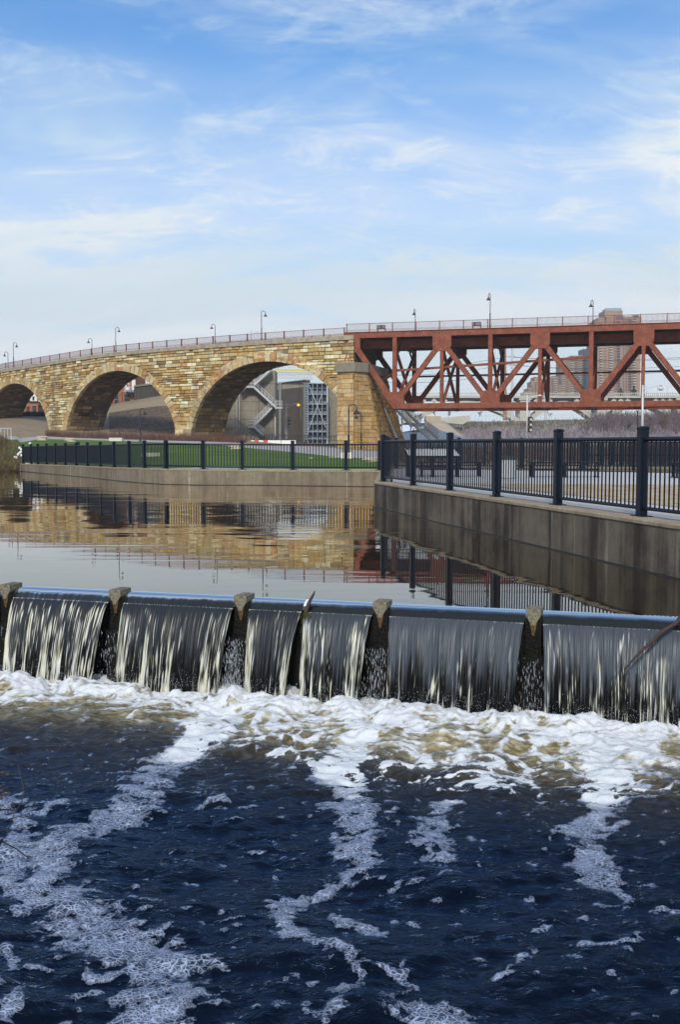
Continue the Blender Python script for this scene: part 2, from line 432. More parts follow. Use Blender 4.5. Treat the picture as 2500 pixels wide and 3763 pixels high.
# thin sheet: sky reflection put into its top colour, dark where it breaks
thin = t.n('ShaderNodeBsdfPrincipled'); thin.inputs['Roughness'].default_value = 0.35; thin.inputs['Specular IOR Level'].default_value = 0.12
tcol = t.mix(t.math('MULTIPLY', t.attr('sheet', 'Fac'), t.rng(f1.outputs['Fac'], 0.3, 0.7, 0.6, 1.2, False)), (0.0015, 0.0015, 0.0015), (0.060, 0.072, 0.090)); t.l(tcol, thin.inputs['Base Color'])
a1 = t.n('ShaderNodeMixShader'); t.l(fl, a1.inputs[0]); t.l(s_, a1.inputs[1]); t.l(thin.outputs[0], a1.inputs[2])
a2 = t.n('ShaderNodeMixShader'); t.l(sm, a2.inputs[0]); t.l(a1.outputs[0], a2.inputs[1]); t.l(wd.outputs[0], a2.inputs[2])
# frayed lower edge and side edges let the black wall show through
tr = t.n('ShaderNodeBsdfTransparent'); al = t.rng(t.math('ADD', t.attr('hole', 'Fac'), t.math('MULTIPLY', t.math('SUBTRACT', f1.outputs['Fac'], 0.5), 0.9)), 0.45, 0.62)
a3 = t.n('ShaderNodeMixShader'); t.l(al, a3.inputs[0]); t.l(a2.outputs[0], a3.inputs[1]); t.l(tr.outputs[0], a3.inputs[2])
t.out(a3.outputs[0]); M['fall'] = m_
M['wet_black'] = simple('wet black concrete', (0.004, 0.0035, 0.003), 0.35, 0.6, 9, spec=0.35, bump=0.03, col2=(0.006, 0.0045, 0.003))
M['cap'] = simple('pale concrete cap', (0.21, 0.195, 0.145), 0.7, 0.4, 30, bump=0.006, col2=(0.12, 0.095, 0.055))
M['rust_wet'] = simple('wet rust stained concrete', (0.15, 0.075, 0.022), 0.3, 0.5, 25, col2=(0.06, 0.035, 0.015), spec=0.6)
M['foam'] = simple('white foam', (0.80, 0.82, 0.86), 0.5, 0.05, 20)
M['droplet'] = simple('white water drops', (0.55, 0.60, 0.66), 0.2, 0.1, 20, spec=0.6)

# ---- pond
us = np.concatenate([np.linspace(-60, -7, 12)[:-1], np.linspace(-7, 6, 60), np.linspace(6, 60, 12)[1:]])
ds = np.concatenate([[0.10], np.linspace(0.2, 6, 20), np.linspace(6.5, 75, 40)])
U, D = np.meshgrid(us, ds)
PX_ = W0.x + WT.x*U - WN_.x*D; PY_ = W0.y + WT.y*U - WN_.y*D
pond = grid_mesh('water', PX_, PY_, np.full_like(U, ZW), M['pond'])
tag(pond, 'calm dark mill pond mirroring the arched bridge above the small weir', None, None, 'structure')

# ---- pillars and bays
pillar_px = [35, 437, 895, 1405, 1965]
pu = [u_of_px(x) for x in pillar_px]
pu = [pu[0]-1.37*k for k in (3, 2, 1)] + pu + [pu[-1]+1.45, pu[-1]+2.9]
wall = MB(); wall.hexa([wpt(-9, -0.25, -2.6), wpt(-9, -0.02, -2.6), wpt(9, -0.02, -2.6), wpt(9, -0.25, -2.6)],
                       [wpt(-9, -0.25, ZW-0.10), wpt(-9, -0.02, ZW-0.10), wpt(9, -0.02, ZW-0.10), wpt(9, -0.25, ZW-0.10)])
wo_ = wall.build('weir_wall', M['wet_black'])
tag(wo_, 'wet black concrete weir wall seen between and behind the falling water', 'weir')
plabel = ['', '', '', 'leftmost grey cap of the weir, half hidden by the left picture edge', 'second grey notched cap on the weir from the left', 'grey notched cap left of the upright black stick', 'grey notched cap right of the upright black stick', 'grey notched cap below the end of the fence reflection', '', '']
proto = None
for i, u in enumerate(pu):
    seen = 3 <= i <= 7
    if not seen and not (2 <= i <= 8): pass
    b = wpt(u, 0, ZW)
    t_p = thing('weir_pillar', b, plabel[i] or 'grey notched cap on the weir outside the picture', 'pillar', 'notched pillars dividing the weir', math.atan2(WT.y, WT.x))
    if proto is None:
        q = MB(); loc = Vector(b)
        # local frame: x along weir, -y downstream
        def L(x, y, z): return (x, y, z)
        def addto(mb): mb.v = [(x+loc.x, y+loc.y, z+loc.z) for x, y, z in mb.v]; return mb
        w = 0.070
        cap = MB(); cap.prism([L(-w, -0.10, 0.035), L(w, -0.10, 0.035), L(w, -0.10, -0.030), L(w*0.66, -0.10, -0.065), L(w*0.2, -0.10, -0.125), L(-w*0.2, -0.10, -0.125), L(-w*0.66, -0.10, -0.065), L(-w, -0.10, -0.030)], (0, 0.24, 0))
        cap.hexa([L(-w*.5, -0.085, .035), L(w*.5, -0.085, .035), L(w*.5, .1, .035), L(-w*.5, .1, .035)], [L(-w*.5, -0.085, .043), L(w*.5, -0.085, .043), L(w*.5, .1, .043), L(-w*.5, .1, .043)])
        c1 = addto(cap).build('cap', M['cap'], t_p, bevel=0.006)
        tip = MB(); tip.prism([L(-w*0.66, -0.092, -0.05), L(w*0.66, -0.092, -0.05), L(w*0.14, -0.085, -0.225), L(-w*0.14, -0.085, -0.225)], (0, 0.14, 0))
        c2 = addto(tip).build('stained_tip', M['rust_wet'], t_p, bevel=0.006)
        po = MB(); po.box(L(0, 0.015, -1.9), 0.155, 0.16, 1.85); po.box(L(0, -0.01, -1.9), 0.20, 0.22, 1.50); po.blob(L(0.0, -0.07, -0.42), 0.085, 0.05, 0.05, 3)
        c3 = addto(po).build('divider', M['wet_black'], t_p, bevel=0.01)
        proto = t_p
        for c in (c1, c2, c3): pass
    else:
        for c in KIDS[proto.name]:
            d = c.copy(); COL.objects.link(d); d.parent = t_p

hs = np.concatenate([[0], np.array([0.003, 0.014, 0.036, 0.066])])
prof = [(-0.10, 0), (-0.085, -0.001), (-0.07, -0.003), (-0.055, -0.006), (-0.04, -0.010), (-0.025, -0.016), (-0.01, -0.024), (0.005, -0.034), (0.02, -0.046), (0.035, -0.061), (0.048, -0.078), (0.058, -0.098)]
nf = 64
for k in range(1, nf+1):
    h = 0.93*(k/nf)**1.15
    prof.append((0.058+0.40*(math.sqrt(h+0.02)-math.sqrt(0.02)), -0.098-h))
pS = np.array([p[0] for p in prof]); pZ = np.array([p[1] for p in prof]); H = np.maximum(0, -0.098-pZ)
def bay(u0, u1, seed, density, label, sk=0.4, g0=0.088, g1=0.088, w0=0.05, w1=0.05, patches=()):
    n = max(20, int((u1-u0)/0.0048)); tt = np.linspace(0, 1, n)
    T_, HH = np.meshgrid(tt, H); S_ = np.meshgrid(tt, pS)[1]; Z_ = np.meshgrid(tt, pZ)[1]
    a = u0+g0+w0*(HH/0.93)**0.6; b = u1-g1-w1*(HH/0.93)**0.6
    # over the crest the water reaches right up to the pillars
    cr = np.clip((pZ+0.098)/0.098, 0, 1)[:, None]**0.5
    a = a - max(0, g0-0.078)*cr; b = b + max(0, g1-0.078)*cr
    Uc = a+(b-a)*T_
    Ub = u0+(u1-u0)*T_
    fall = (HH > 0.0005).astype(float)
    n1 = vnoise(Ub*38, HH*0.9+seed*3, seed); n2 = vnoise(Ub*85, HH*1.5+7, seed+5); n3 = vnoise(Ub*7, HH*0.7+11, seed+9)
    n4 = vnoise(Ub*26, HH*7, seed+21)
    ridge = 1-np.abs(n1)*2.6
    edge = np.exp(-((Uc-a)/0.05)) + np.exp(-((b-Uc)/0.05))
    def rg(f, k, sd_, p, wv=0.8): return np.clip(1-np.abs(vnoise(Ub*f+0.5*vnoise(Ub*3, HH*2, sd_+1), HH*wv+sd_, sd_))*k, 0, 1)**p
    cl = sstep(-0.35, 0.45, n3+density); n5 = vnoise(Ub*4.1+3, HH*0.5+5, seed+40)
    st0 = 0.45*np.clip(vnoise(Ub*22, Ub*0+seed, 77)+0.15, 0, 1)
    brk = 0.62+0.75*vnoise(Ub*30, HH*5, seed+60)+0.25*sstep(0, .3, HH)
    streak = (0.80*rg(11, 5.5, seed+50, 2)*sstep(-.2, .4, n5+density) + 0.85*rg(36, 3.4, seed+52, 2.2)*cl + 0.55*rg(88, 2.6, seed+54, 1.5)*sstep(-.1, .45, n5+density+.1))*brk*sstep(0, 0.10, HH-st0*0.5+0.03)
    streak *= {11: 1.15, 12: 0.9, 13: 1.0, 14: 1.1, 15: 0.75, 16: 0.95}.get(seed, 1)
    streak += 0.22*sstep(0.1, 0.9, HH)*(n3+n4*0.8+0.05+density) + 0.34*edge*(0.6+brk*.6) + 0.30*sstep(0.74, 0.95, HH)*(0.6+n4)
    streak += 0.24*n4*sstep(0.25, 0.9, HH)
    for (pc, pw, h0) in patches:
        streak += 0.55*np.exp(-((Uc-pc)/pw)**2)*sstep(h0, h0+0.15, HH)*(0.8+0.5*n2)
    streak += 0.55*sstep(0.72, 0.93, HH)*0.4
    lipg = np.exp(-((HH-0.006)/0.010)**2)  # glint and foam line along the lip, put into the streak colour
    streak = np.maximum(streak*fall, 0) + lipg*(0.50+0.4*vnoise(Ub*60, Ub*0, 3))*fall
    sheet = (1-sstep(0.28, 0.62, HH + 0.25*n1+0.18*n3))*sk
    hole = fall*(0.62*np.exp(-((Uc-a)/0.025)) + 0.62*np.exp(-((b-Uc)/0.025)))*sstep(0.03, 0.25, HH) + 0.42*sstep(0.55, 0.92, HH+0.2*n1) * (n3+0.6)
    disp = fall*(0.006*n1+0.010*n3+0.012*n4*sstep(0.2, 0.9, HH))*sstep(0, 0.1, HH)
    S2 = S_+disp+0.012*n3*sstep(0, .3, HH)+(0.010*vnoise(Ub*4.5, Ub*0, 7)+0.005*vnoise(Ub*15, Ub*0, 9))*sstep(-0.02, 0.08, S_)
    X = W0.x+WT.x*Uc+WN_.x*S2; Y = W0.y+WT.y*Uc+WN_.y*S2; Zz = ZW+Z_+0.002*n1*0
    o = grid_mesh('waterfall', X, Y, Zz, M['fall'], {'streak': streak, 'fall': sstep(0.0, 0.012, HH), 'hole': hole, 'sheet': sheet, 'ucoord': Ub, 'vcoord': HH})
    tag(o, label, 'waterfall', 'curtains of water over the weir', 'structure'); return o
U_ = pu
def ux(x): return u_of_px(x)*0.975
bay(U_[1], U_[2], 40, 0.2, 'curtain of water outside the left picture edge')
bay(U_[2], U_[3], 41, 0.2, 'narrow strip of falling water at the left picture edge')
bay(U_[3], U_[4], 11, 0.42, 'broad white streaked curtain of water, leftmost whole one on the weir', patches=((U_[3]+0.62, .05, .22), (U_[3]+0.78, .05, .2), (U_[3]+1.0, .06, .1), (U_[3]+0.15, .04, .1)))
bay(U_[4], U_[5], 12, 0.12, 'dark curtain of water second whole one from the left', patches=((U_[4]+0.20, .07, .03), (U_[4]+.45, .03, .2), (U_[4]+.72, .035, .1), (U_[4]+1.14, .035, .2)))
us_ = u_of_px(1122)
bay(U_[5], us_, 13, 0.05, 'narrow curtain of water just left of the upright stick', g1=0.012, w1=0.09, patches=((U_[5]+.18, .035, 0.0), (us_-.13, .03, .3)))
bay(us_, U_[6], 14, 0.12, 'narrow curtain of water just right of the upright stick', sk=.75, g0=0.015, w0=0.03, patches=((us_+.07, .03, 0.0), (U_[6]-.22, .04, .1)))
bay(U_[6], U_[7], 15, -0.10, 'smooth grey curtain of water with white jets low in its middle', sk=1.0, patches=((U_[6]+.58, .018, .32), (U_[6]+.80, .055, .28), (U_[6]+.93, .02, .3), (U_[6]+.25, .02, .02), (U_[7]-.2, .02, .1)))
bay(U_[7], U_[8], 16, -0.02, 'wide grey curtain of water at the right picture edge behind the leaning branch', sk=1.0, patches=((U_[7]+.16, .02, 0.02), (U_[7]+.62, .06, .2), (U_[7]+1.0, .05, .05), (U_[7]+1.2, .10, .15), (U_[7]+.36, .02, .4)))
bay(U_[8], U_[9], 17, 0.3, 'curtain of water outside the right picture edge')

# ---- lower pool
xs = np.arange(-5.2, 5.2, 0.0165); ys = np.arange(3.3, 12.0, 0.0165)
XX, YY = np.meshgrid(xs, ys)
dw = ((weirY(XX)-YY)*0.959)                       # distance downstream of the crest line
streams = [
 [(820,2600,80),(760,2700,80),(680,2760,75),(560,2830,70),(510,2920,55),(500,2990,60),(380,3020,62),(260,3060,60),(190,3150,60),(150,3250,75),(250,3330,100),(330,3420,115),(430,3470,115),(540,3500,120),(600,3570,125),(570,3680,140),(540,3763,150),(520,3830,150)],
 [(1380,2640,70),(1330,2700,60),(1290,2780,50),(1235,2860,50),(1280,2930,55),(1320,3000,60),(1300,3090,60),(1320,3170,48),(1250,3240,30),(1130,3290,30),(1000,3370,38),(1060,3420,32),(1130,3460,38),(1260,3510,30),(1340,3580,26),(1400,3572,14),(1540,3600,14)],
 [(1230,3370,40),(1300,3410,42),(1370,3430,30)], [(1330,3630,40),(1240,3660,42),(1180,3720,40)], [(1500,3700,55),(1560,3740,50),(1640,3680,35),(1700,3720,20)],
 [(1650,2950,28),(1570,3020,45),(1600,3100,55),(1620,3160,35)], [(1540,3230,38),(1440,3270,25)],
 [(2260,2640,110),(2230,2740,100),(2260,2860,85),(2210,2950,50),(2140,3050,48),(2180,3130,52),(2200,3220,58),(2255,3260,28),(2285,3320,24)],
 [(2290,3010,18),(2240,3070,22)], [(720,2965,14),(820,2950,20),(920,2965,12)], [(1880,3540,12),(1830,3610,14)], [(2160,3480,16),(2250,3470,20),(2330,3455,14)],
 [(2230,3590,10),(2290,3620,10)], [(2010,3420,20),(2050,3400,18)], [(10,2950,60),(90,3040,50),(60,3150,60),(20,3230,65),(100,3290,50)],[(150,2990,30),(220,2960,25)],[(20,3500,25),(60,3560,22)],[(120,3570,16),(200,3590,20)],[(330,3560,14),(400,3570,14)],[(700,3560,14),(740,3570,12)],[(1020,3310,14),(1120,3330,12)], [(60,3690,40),(20,3760,45)], [(250,3640,18),(330,3620,20)],
 [(1100,2760,26),(1000,2780,14)], [(1770,2900,14),(1830,2890,12)], [(2440,3330,14),(2500,3345,14)], [(1980,3300,14)]]
def cdist(poly):
    pts = [(on(x, y, ZL), w) for x, y, w in poly]
    best = np.full(XX.shape, 9.0)
    if len(pts) == 1:
        p, w = pts[0]; return np.hypot(XX-p.x, YY-p.y)/(w/FPX*p.y*1.05)
    for (a, wa), (b, wb) in zip(pts[:-1], pts[1:]):
        ra = wa/FPX*a.y*1.42; rb = wb/FPX*b.y*1.42
        dx, dy = b.x-a.x, b.y-a.y; L2 = dx*dx+dy*dy
        s = np.clip(((XX-a.x)*dx+(YY-a.y)*dy)/L2, 0, 1)
        best = np.minimum(best, np.hypot(XX-a.x-s*dx, YY-a.y-s*dy)/(ra+(rb-ra)*s))
    return best
wx = XX + 0.10*fbm(XX*2.6, YY*2.6, 3, 5) ; wy = YY + 0.10*fbm(XX*2.6, YY*2.6, 3, 8)
save = (XX, YY)
XX0, YY0 = XX, YY
XX, YY = XX+0.16*fbm(XX*3.2, YY*3.2, 4, 51), YY+0.16*fbm(XX*3.2, YY*3.2, 4, 77)
sd = np.full(XX.shape, 9.0)
for pl in streams: sd = np.minimum(sd, cdist(pl))
XX, YY = XX0, YY0
nA = fbm(XX*4.2, YY*6.0, 4, 31, 0.6); nB = fbm(XX*9, YY*12, 3, 91, 0.6)
nD = fbm(XX*19, YY*25, 3, 151, 0.6)
wbx, wby = XX+0.12*fbm(XX*4, YY*5, 2, 161), YY+0.12*fbm(XX*4, YY*5, 2, 163)
web = np.clip(1-np.abs(vnoise(wbx*3.4, wby*4.6, 167))*7.5, 0, 1)*sstep(-0.3, 0.3, nA+0.1)
stream = -0.22 + 1.05*sstep(1.75, 0.15, sd) + 0.85*nA + 0.62*nB + 0.35*nD + 0.66*web*sstep(6.5, 1.2, sd)
nC = fbm(XX*6.5+3, YY*9+2, 3, 131, 0.55)
stream = np.maximum(stream, -0.25+1.7*nC+0.35*nB+0.3*nD)
# turbulent apron below the falls: folded white sheets round tan boils
ap_end = 2.20+0.13*XX + 0.45*np.sin(XX*1.3+1.2) + 0.55*fbm(XX*1.1, YY*0.6, 3, 12)
dd = dw + 0.20*fbm(XX*1.8, YY*1.8, 3, 61)
cx_ = fbm(XX*0.9+4, YY*0.9, 2, 44)*0.9; cy_ = fbm(XX*0.9, YY*0.9+9, 2, 45)*0.9
q1 = vnoise((XX+cx_)*2.1, (YY+cy_)*2.6, 71); q2 = vnoise((XX+cx_)*5.2, (YY+cy_)*6.4, 73)
veins = np.clip(1-np.abs(q1)*3.4, 0, 1)*0.85 + np.clip(1-np.abs(q2)*3.2, 0, 1)*0.50
apron = sstep(ap_end+0.65, ap_end-0.95, dd)
near = sstep(1.05, 0.55, dd)
fo_ap = apron*(-0.02+0.78*veins+0.45*nA+0.35*nB+0.2*nD) + near*0.46
foam = np.maximum(np.clip(stream, -0.5, 1.2), fo_ap+0.45*np.clip(stream, 0, 1)*apron)
solid = np.clip(apron*(0.55+0.6*veins)+near*0.5 + 0.9*sstep(3.3, 1.5, dw)*sstep(1.0, 0.3, sd), 0, 1)
aer = np.clip(apron*(0.9+0.8*fbm(XX*1.5, YY*2, 3, 14)), 0, 1)*sstep(2.3, 1.2, dw)+0.12*sstep(3.5, 1.5, dw)
z = ZL + 0.070*fbm(XX*0.85+3, YY*1.35, 3, 101) + 0.042*fbm(XX*2.2, YY*3.6, 3, 111) + 0.007*fbm(XX*9, YY*14, 3, 113)
z += sstep(4.5, 1.0, dw)*0.03*fbm(XX*2.2, YY*3, 3, 7)
z += 0.012*fbm(XX*5.2, YY*7.5, 3, 171)*(1-near)
z += apron*(0.050*(vnoise(XX*2.4+9, YY*3.0, 17)+0.2)+0.035*veins*0.6+0.02*fbm(XX*9, YY*10, 3, 19))
z += 0.055*np.exp(-((dd-0.50)/0.24)**2)*(0.75+1.3*vnoise(XX*3.1, YY*0.5, 23)+0.5*vnoise(XX*9, YY*3, 29))
z += 0.012*sstep(0.5, 0.8, foam)*(1-solid)
z += near*0.018*np.clip(fbm(XX*22, YY*22, 2, 121), -1, 1)
z = np.where(dw < 0.02, ZL-0.1, z)
pool = grid_mesh('lower_water', XX, YY, z, M['pool'], {'foam': np.clip(foam, 0, 1.3), 'solid': solid, 'aer': np.clip(aer, 0, 1)})
tag(pool, 'dark blue churning pool below the weir with drifting foam', None, None, 'structure')
pool.name = 'water.001' if 'water.001' not in bpy.data.objects else pool.name
# calm remainder of the pool around the detailed part
for (x0, x1, y0, y1) in ((-30, -5.2, -10, 19.5), (5.17, 30, -10, 1.5), (-5.2, 5.17, -10, 3.3)):
    r = MB(); r.poly([(x0, y0, ZL-0.01), (x1, y0, ZL-0.01), (x1, y1 if x0 > 0 or y1 < 5 else min(y1, weirY(x1)), ZL-0.01), (x0, (min(y1, weirY(x0)) if y1 > 5 else y1), ZL-0.01)])
    tag(r.build('water', M['pool']), 'dark water outside the picture', None, None, 'structure')

# drops falling in the dark gaps and thrown up along the foot of the falls
rnd = random.Random(4); dr = MB()
def drop(p, r, l):
    x, y, z = p; n = 4
    dr.v += [(x, y, z+l), (x, y, z-l)] + [(x+r*math.cos(a*math.pi/2), y+r*math.sin(a*math.pi/2), z) for a in range(4)]
    b = len(dr.v)-6
    for j in range(4):
        dr.f.append((b, b+2+j, b+2+(j+1) % 4)); dr.c.append(None); dr.f.append((b+1, b+2+(j+1) % 4, b+2+j)); dr.c.append(None)
for i in (3, 4, 5, 6, 7):
    dens = {3: 60, 4: 90, 5: 420, 6: 220, 7: 110}[i]
    for k in range(dens):
        h = rnd.uniform(0.32, 0.98)**0.8; side = rnd.gauss(-0.0 if i != 5 else -0.02, 0.055*(0.5+h))
        drop(wpt(pu[i]+side, 0.14+0.12*h+rnd.uniform(0, .04), ZW-h), rnd.uniform(0.0007, 0.0022), rnd.uniform(0.008, 0.05)*(.4+h))
for k in range(2600):
    u = rnd.uniform(-4.4, 3.8); h = abs(rnd.gauss(0, 0.07))
    drop(wpt(u, rnd.uniform(0.40, 0.62), ZL+0.10+h), rnd.uniform(0.0008, 0.0026), rnd.uniform(0.001, 0.006))
tag(dr.build('falling_drops', M['droplet'], smooth=True), 'white drops falling in the dark gaps and splashing at the foot of the weir', 'drops', None, 'stuff')

# sticks caught on the weir
def stick(px_pts, label, r):
    pts = [on_s(x, y, d) for x, y, d in px_pts]
    q = MB(); q.tube(pts, r, 6); o = q.build('stick', M['branch'], smooth=True, origin=pts[0])
    return tag(o, label, 'stick')
def on_s(x, y, s):      # point on the vertical plane parallel to the weir, s downstream of it
    d = ray(x, y); c = Vector((0, 0, EYE)); n = WN_
    k = ((W0+n*s)-c).dot(n)/d.dot(n); return c+d*k
stick([(1120, 2290, .10), (1125, 2245, .09), (1138, 2210, .05), (1152, 2185, .03), (1158, 2172, .02)], 'short black stick standing up on the weir crest', [.018, .022, .017, .012, .005])
stick([(2540, 2215, .0), (2488, 2290, .12), (2440, 2318, .22), (2400, 2355, .32), (2350, 2400, .40), (2296, 2462, .46)], 'long dark branch leaning down the right end of the weir', [.022, .020, .018, .016, .013, .006])
mo = MB()
for k in range(160):
    a = rnd.uniform(0, 6.28); x = 1127+rnd.gauss(0, 7); y = rnd.uniform(2245, 2350)
    p = on_s(x, y, .10); mo.tube([p, p+Vector((rnd.uniform(-.03, .03), -0.02, rnd.uniform(-.03, .02))), p+Vector((rnd.uniform(-.04, .04), -0.01, rnd.uniform(-.08, -.02)))], 0.0016, 3, False)
tag(mo.build('moss_tuft', simple('yellow green moss', (0.10, 0.085, 0.02), 0.8, 0.4, 20, col2=(0.05, 0.10, 0.02)), origin=on_s(1127, 2290, .1)), 'yellow green clump of trailing moss under the upright stick', 'moss')
# ================================================================ MATERIALS for masonry and ground
def stone_mat(name, rough=0.85, bumpd=0.08, stain=0.5):
    m, t = newmat(name); v = t.coord('Object')
    c = t.attr('Col')
    n1 = t.noise(v, 1.6, 6, 0.65); n2 = t.noise(t.coord('Object', (1, 1, 0.22)), 0.35, 5, 0.6)
    k = t.rng(n1, 0.25, 0.75, 0.62, 1.32, False)
    cc = t.n('ShaderNodeCombineColor'); [t.l(k, cc.inputs[i]) for i in range(3)]
    c = t.mix(1.0, c, cc.outputs[0], 'MULTIPLY')
    c = t.mix(t.math('MULTIPLY', t.rng(n2, 0.52, 0.72), stain), c, (0.10, 0.075, 0.04))
    b = t.bsdf(c, rough, 0, 0.2, t.bump(t.noise(v, 3.5, 6, 0.7), bumpd, 1.0)); t.out(b.outputs[0]); return m
M['stone'] = stone_mat('limestone masonry', stain=0.62)
M['vault'] = stone_mat('stained vault masonry', stain=0.7)
M['mortar'] = simple('recessed mortar', (0.065, 0.045, 0.022), 0.9, 0.3, 1.0)
M['coping'] = simple('grey coping stone', (0.36, 0.31, 0.23), 0.9, 0.3, 1.1, bump=0.05, col2=(0.27, 0.23, 0.17))
def concrete_mat(name, base, dark, light, vs=1.0, joint=None, amt=0.8):
    m, t = newmat(name); v = t.coord('Object')
    drip = t.noise(t.coord('Object', (2.2*vs, 2.2*vs, 0.14*vs)), 1.6, 6, 0.62)
    drip2 = t.noise(t.coord('Object', (6*vs, 6*vs, 0.25*vs)), 1.0, 4, 0.6)
    cl_ = t.noise(v, 1.3*vs, 5, 0.6)
    blot = t.noise(t.coord('Object', (1, 1, 0.8)), 0.9*vs, 6, 0.6, 0.4)
    drip = t.math('ADD', t.math('MULTIPLY', drip, 0.55), t.math('MULTIPLY', blot, 0.45))
    c = t.mix(t.math('MULTIPLY', t.rng(drip, 0.43, 0.60), amt), base, dark)
    c = t.mix(t.math('MULTIPLY', t.rng(drip2, 0.60, 0.74), t.rng(cl_, 0.35, 0.6, 0.1, 0.75)), c, light)
    k = t.rng(t.noise(v, 7*vs, 5, 0.7), 0.25, 0.75, 0.80, 1.2, False)
    cc = t.n('ShaderNodeCombineColor'); [t.l(k, cc.inputs[i]) for i in range(3)]
    c = t.mix(1.0, c, cc.outputs[0], 'MULTIPLY')
    b = t.bsdf(c, 0.8, 0, 0.25, t.bump(t.noise(v, 14*vs, 5, 0.7), 0.006/vs, 1.0)); t.out(b.outputs[0]); return m
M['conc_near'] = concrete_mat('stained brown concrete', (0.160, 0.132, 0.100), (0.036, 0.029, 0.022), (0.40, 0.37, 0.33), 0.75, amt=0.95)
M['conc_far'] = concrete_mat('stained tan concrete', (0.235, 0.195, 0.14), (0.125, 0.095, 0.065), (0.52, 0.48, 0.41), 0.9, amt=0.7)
M['conc_top'] = simple('tan coping concrete', (0.34, 0.27, 0.185), 0.85, 0.25, 4, bump=0.004, col2=(0.26, 0.20, 0.13))
M['deck'] = simple('pale paving concrete', (0.50, 0.48, 0.46), 0.85, 0.1, 3, bump=0.003)
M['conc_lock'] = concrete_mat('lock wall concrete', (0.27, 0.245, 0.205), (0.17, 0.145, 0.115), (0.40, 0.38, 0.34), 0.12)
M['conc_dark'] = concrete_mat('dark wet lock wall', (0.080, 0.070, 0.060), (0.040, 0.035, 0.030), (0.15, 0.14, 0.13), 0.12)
M['conc_cap'] = simple('grey pier cap concrete', (0.20, 0.185, 0.14), 0.85, 0.2, 0.6)
def grass_mat():
    m, t = newmat('lawn grass'); v = t.coord('Object')
    n1 = t.noise(v, 0.25, 5, 0.6); n2 = t.noise(t.coord('Object', (1, 0.5, 1)), 5, 5, 0.7)
    c = t.mix(t.rng(n1, 0.35, 0.65), (0.070, 0.130, 0.026), (0.115, 0.175, 0.042))
    c = t.mix(t.math('MULTIPLY', t.rng(n2, 0.5, 0.75), 0.55), c, (0.15, 0.14, 0.045))
    b = t.bsdf(c, 0.9, 0, 0.1, t.bump(t.noise(v, 18, 4, 0.7), 0.05, 1.0)); t.out(b.outputs[0]); return m
M['grass'] = grass_mat()
M['path'] = simple('pale asphalt path', (0.36, 0.33, 0.31), 0.9, 0.12, 1.2)
M['soil'] = simple('dry soil', (0.30, 0.22, 0.13), 0.95, 0.35, 0.5, bump=0.1, col2=(0.20, 0.14, 0.085))
M['riprap'] = simple('brown riprap', (0.17, 0.115, 0.07), 0.95, 0.85, 0.9, bump=0.5, col2=(0.09, 0.06, 0.04), bscale=1.6)
M['smooth_bank'] = simple('smooth tan bank', (0.26, 0.20, 0.13), 0.9, 0.15, 0.5)
def flag_mat():
    m, t = newmat('tan flagstones'); v = t.coord('Object')
    br = t.n('ShaderNodeTexBrick'); t.l(v, br.inputs['Vector'])
    br.inputs['Scale'].default_value = 1.0; br.inputs['Brick Width'].default_value = 0.9; br.inputs['Row Height'].default_value = 0.5
    br.inputs['Mortar Size'].default_value = 0.02; br.inputs['Color1'].default_value = (0.50, 0.36, 0.20, 1); br.inputs['Color2'].default_value = (0.38, 0.28, 0.17, 1)
    br.inputs['Mortar'].default_value = (0.10, 0.08, 0.05, 1)
    c = t.mix(t.rng(t.noise(v, 2, 5, 0.6), 0.4, 0.7), br.outputs['Color'], (0.52, 0.44, 0.33))
    b = t.bsdf(c, 0.85, 0, 0.2, t.bump(t.noise(v, 12, 5, 0.7), 0.01, 1.0)); t.out(b.outputs[0]); return m
M['flag'] = flag_mat()

# ================================================================ EMBANKMENT WALLS AND PLAZA
cR = on(1376, 1771, 0); eR = on(2500, 1930, 0)
dR = (eR-cR).normalized(); nR = Vector((-dR.y, dR.x, 0))      # nR points inland (away from the water)
if nR.y < 0: nR = -nR
eR2 = cR + dR*30; backL = Vector((X_at(1404, 37.0), 37.4, 0))
# plan outline of the right embankment
out = [cR, eR2, eR2+nR*40, Vector((X_at(1404, 39), 46, 0)), backL]
rw = thing('embankment_wall', (cR.x, cR.y, ZW), 'brown stained concrete river wall under the near dark blue fence', 'wall')
q = MB(); S = Vector((0, 0, 1))
def wall_strip(mb, a, b, inl, z0, z1, th=0.35, nseg=1):
    mb.hexa([a+S*z0, b+S*z0, b+inl*th+S*z0, a+inl*th+S*z0], [a+S*z1, b+S*z1, b+inl*th+S*z1, a+inl*th+S*z1])
k = 0.0
seg = 3.66
while k < 30:
    a = cR+dR*(k+0.006); b = cR+dR*min(30, k+seg-0.006)
    wall_strip(q, a, b, nR, -2.0, -0.055, 0.4); k += seg
lf = (backL-cR).normalized(); nl = Vector((-lf.y, lf.x, 0)); nl = nl if nl.x > 0 else -nl
wall_strip(q, cR+nR*0.0+lf*0.0, backL, nl, -2.0, -0.055, 0.4)
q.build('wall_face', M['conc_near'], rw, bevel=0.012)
q = MB(); wall_strip(q, cR-dR*0.02-nR*0.015, eR2-nR*0.015, nR, -0.055, 0.0, 0.50)
wall_strip(q, cR-nl*0.015, backL-nl*0.015, nl, -0.055, -0.001, 0.42)
q.build('coping', M['conc_top'], rw, bevel=0.01)
q = MB(); wall_strip(q, cR-nR*0.05, eR2-nR*0.05, nR, ZW-0.06, ZW+0.012, 0.1)
q.build('waterline_seam', M['black'], rw)
deck = MB()
pz = -0.004
A_ = cR+nR*0.40+dR*0.3; B_ = eR2+nR*0.40
